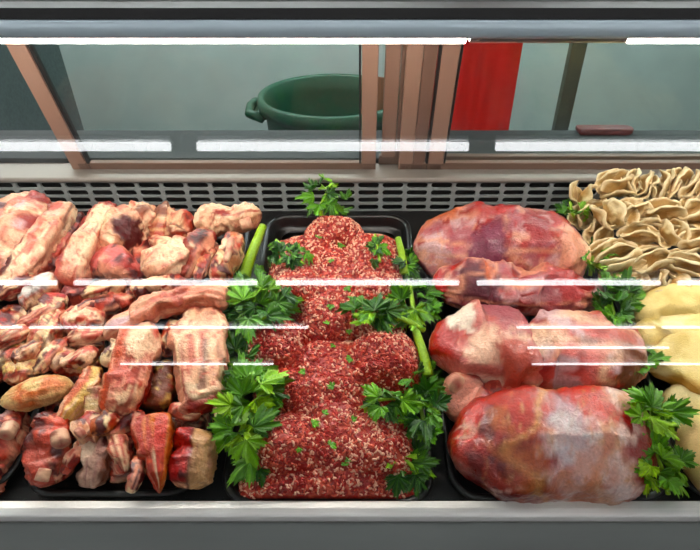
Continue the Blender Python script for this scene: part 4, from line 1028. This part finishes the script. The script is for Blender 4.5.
sprig('parsley_sprig', 'small parsley sprig standing at the back of the mince against the grille', [(322, 222, .06), (321, 208, .085), (326, 194, .10)], clump(324, 194, .105, 16, 20, 8, 19, .4, 7) + [(340, 212, .085, 14, -60, 20, .3), (346, 200, .085, 12, -30, 20, .2)], 2.5, 'parsley on the mince', cat='parsley')
sprig('parsley_sprig', 'flat dark parsley sprig on the upper left of the mince', [(276, 240, .105), (290, 252, .108), (304, 264, .106)], clump(288, 254, .112, 22, 14, 9, 15, .15, 8, .006), 1.5, 'parsley on the mince', cat='parsley')
sprig('parsley_sprig', 'small single parsley leaf on the upper right of the mince', [(380, 262, .105), (377, 248, .108), (375, 234, .108)], clump(376, 248, .112, 6, 16, 5, 14, .25, 9, .005), 1.5, 'parsley on the mince', cat='parsley')
sprig('celery_stalk', 'thin green celery stalk at the back right of the mince', [(404, 274, .06), (402, 256, .075), (398, 238, .085)], clump(406, 264, .065, 10, 16, 5, 17, .25, 10), 4.5, GR)
sprig('celery_sprig', 'bright green celery sprig reaching onto the middle of the mince from the right', [(424, 330, .07), (400, 318, .10), (376, 316, .105)], clump(374, 312, .11, 24, 12, 8, 25, .5, 11, .01), 3, GR)
sprig('celery_sprig', 'leafy celery clump between the mince and the thin ragged cut', [(414, 316, .06), (412, 300, .07), (410, 286, .065)], clump(412, 304, .08, 24, 20, 12, 25, .45, 12), 3, GR)
sprig('celery_stalk', 'light green celery stalk beside the middle of the mince on the right', [(428, 376, .06), (424, 356, .07), (418, 338, .075), (414, 326, .07)], clump(424, 386, .06, 18, 20, 8, 24, .25, 13), 5.5, GR)
sprig('celery_sprig', 'pale toothed celery sprig lying across the right lump of mince', [(418, 400, .07), (398, 398, .095), (378, 400, .10)], clump(386, 400, .105, 26, 11, 8, 22, .5, 14, .008), 2.5, GR)
sprig('celery_sprig', 'dark leafy celery clump at the right tray edge below the pale sprig', [(426, 442, .05), (424, 424, .065), (420, 404, .075)], clump(424, 412, .075, 18, 26, 13, 25, .28, 15), 3, GR)
sprig('celery_sprig', 'celery sprig at the front right corner of the mince', [(420, 480, .035), (412, 466, .055), (400, 456, .065)], clump(408, 464, .06, 24, 18, 9, 25, .5, 16), 2.5, GR)
bits = [(318, 238, 7), (338, 246, 8), (332, 262, 6), (346, 287, 7), (331, 305, 7), (326, 324, 6), (349, 330, 6), (334, 345, 5), (305, 372, 7), (351, 358, 8), (334, 387, 8), (312, 424, 9), (352, 420, 6), (330, 446, 9), (350, 462, 9), (300, 448, 6), (324, 414, 6), (345, 466, 7)]
for i, (x, y, sz) in enumerate(bits):
    h = 0.10
    for _ in range(12):
        p, m = S(x, y, h); h = .5 * h + .5 * (float(mince_h(np.array([p[0]]), np.array([p[1]]))[0]) + .0075)
    p, m = S(x, y, h)
    v, f, c = leaf_mesh(sz * m, rng, MG * rng.uniform(.5, 1.3)); a = rng.uniform(0, 6.28); v[:, 2] *= .5
    V = p + np.stack([v[:, 0] * math.cos(a) - v[:, 1] * math.sin(a), v[:, 0] * math.sin(a) + v[:, 1] * math.cos(a), v[:, 2] + .001], 1)
    tag(put('parsley_fragment', W(V), f, M_LEAF, None, c), 'tiny chopped green parsley fragment scattered on the mince', 'parsley', 'chopped parsley on the mince')
sprig('parsley_sprig', 'parsley sprig behind the largest cut, beside the tripe at the back', [(574, 224, .07), (572, 212, .09), (570, 202, .095)], clump(573, 210, .095, 12, 14, 7, 15, .35, 20), 2, GP, cat='parsley')
sprig('parsley_sprig', 'curly green parsley sprig between the largest cut and the clam shaped tripe', [(590, 276, .06), (592, 260, .08), (594, 246, .085)], clump(593, 254, .085, 13, 20, 10, 18, .4, 21), 2, GP, cat='parsley')
sprig('celery_sprig', 'dark celery sprig between the thin ragged cut and the yellowish slab', [(622, 345, .05), (616, 322, .07), (610, 300, .075)], clump(618, 306, .085, 20, 24, 12, 27, .22, 22), 2.5, GP)
sprig('celery_sprig', 'green celery leaves half under the streaked cut at its right end', [(640, 380, .05), (630, 362, .06), (622, 346, .06)], clump(632, 356, .065, 18, 22, 7, 24, .35, 23), 2.5, GP)
sprig('celery_sprig', 'light green celery sprig at the right end of the big front cut, upper', [(664, 448, .07), (656, 428, .09), (650, 408, .095)], clump(652, 414, .10, 24, 18, 11, 27, .85, 24), 2.5, GP)
sprig('celery_sprig', 'light green celery leaves hanging in front of the big cut at its right end', [(668, 494, .05), (664, 474, .07), (656, 454, .085)], clump(660, 462, .085, 26, 26, 13, 29, .8, 25), 2.5, GP)

# ------------------------------------------------------------------ world, camera, output
w = bpy.data.worlds.new('World'); scene.world = w; w.use_nodes = True
w.node_tree.nodes['Background'].inputs[0].default_value = (0.5, 0.52, 0.55, 1); w.node_tree.nodes['Background'].inputs[1].default_value = 0.1
cam = bpy.data.cameras.new('Camera'); co = bpy.data.objects.new('Camera', cam); col.objects.link(co)
co.location = CAM; co.rotation_euler = (R(90) - PITCH, 0, 0)
cam.sensor_width = 36; cam.lens = FPX / 700 * 36; cam.shift_x = -(CX - 350) / 700; cam.clip_start = 0.02
scene.camera = co
vs_ = scene.view_settings
vs_.view_transform = 'Standard'; vs_.look = 'None'; vs_.exposure = EXPO; vs_.gamma = 1; vs_.use_curve_mapping = False
scene.cycles.max_bounces = 10; scene.cycles.transparent_max_bounces = 16
scene.cycles.sample_clamp_indirect = 6
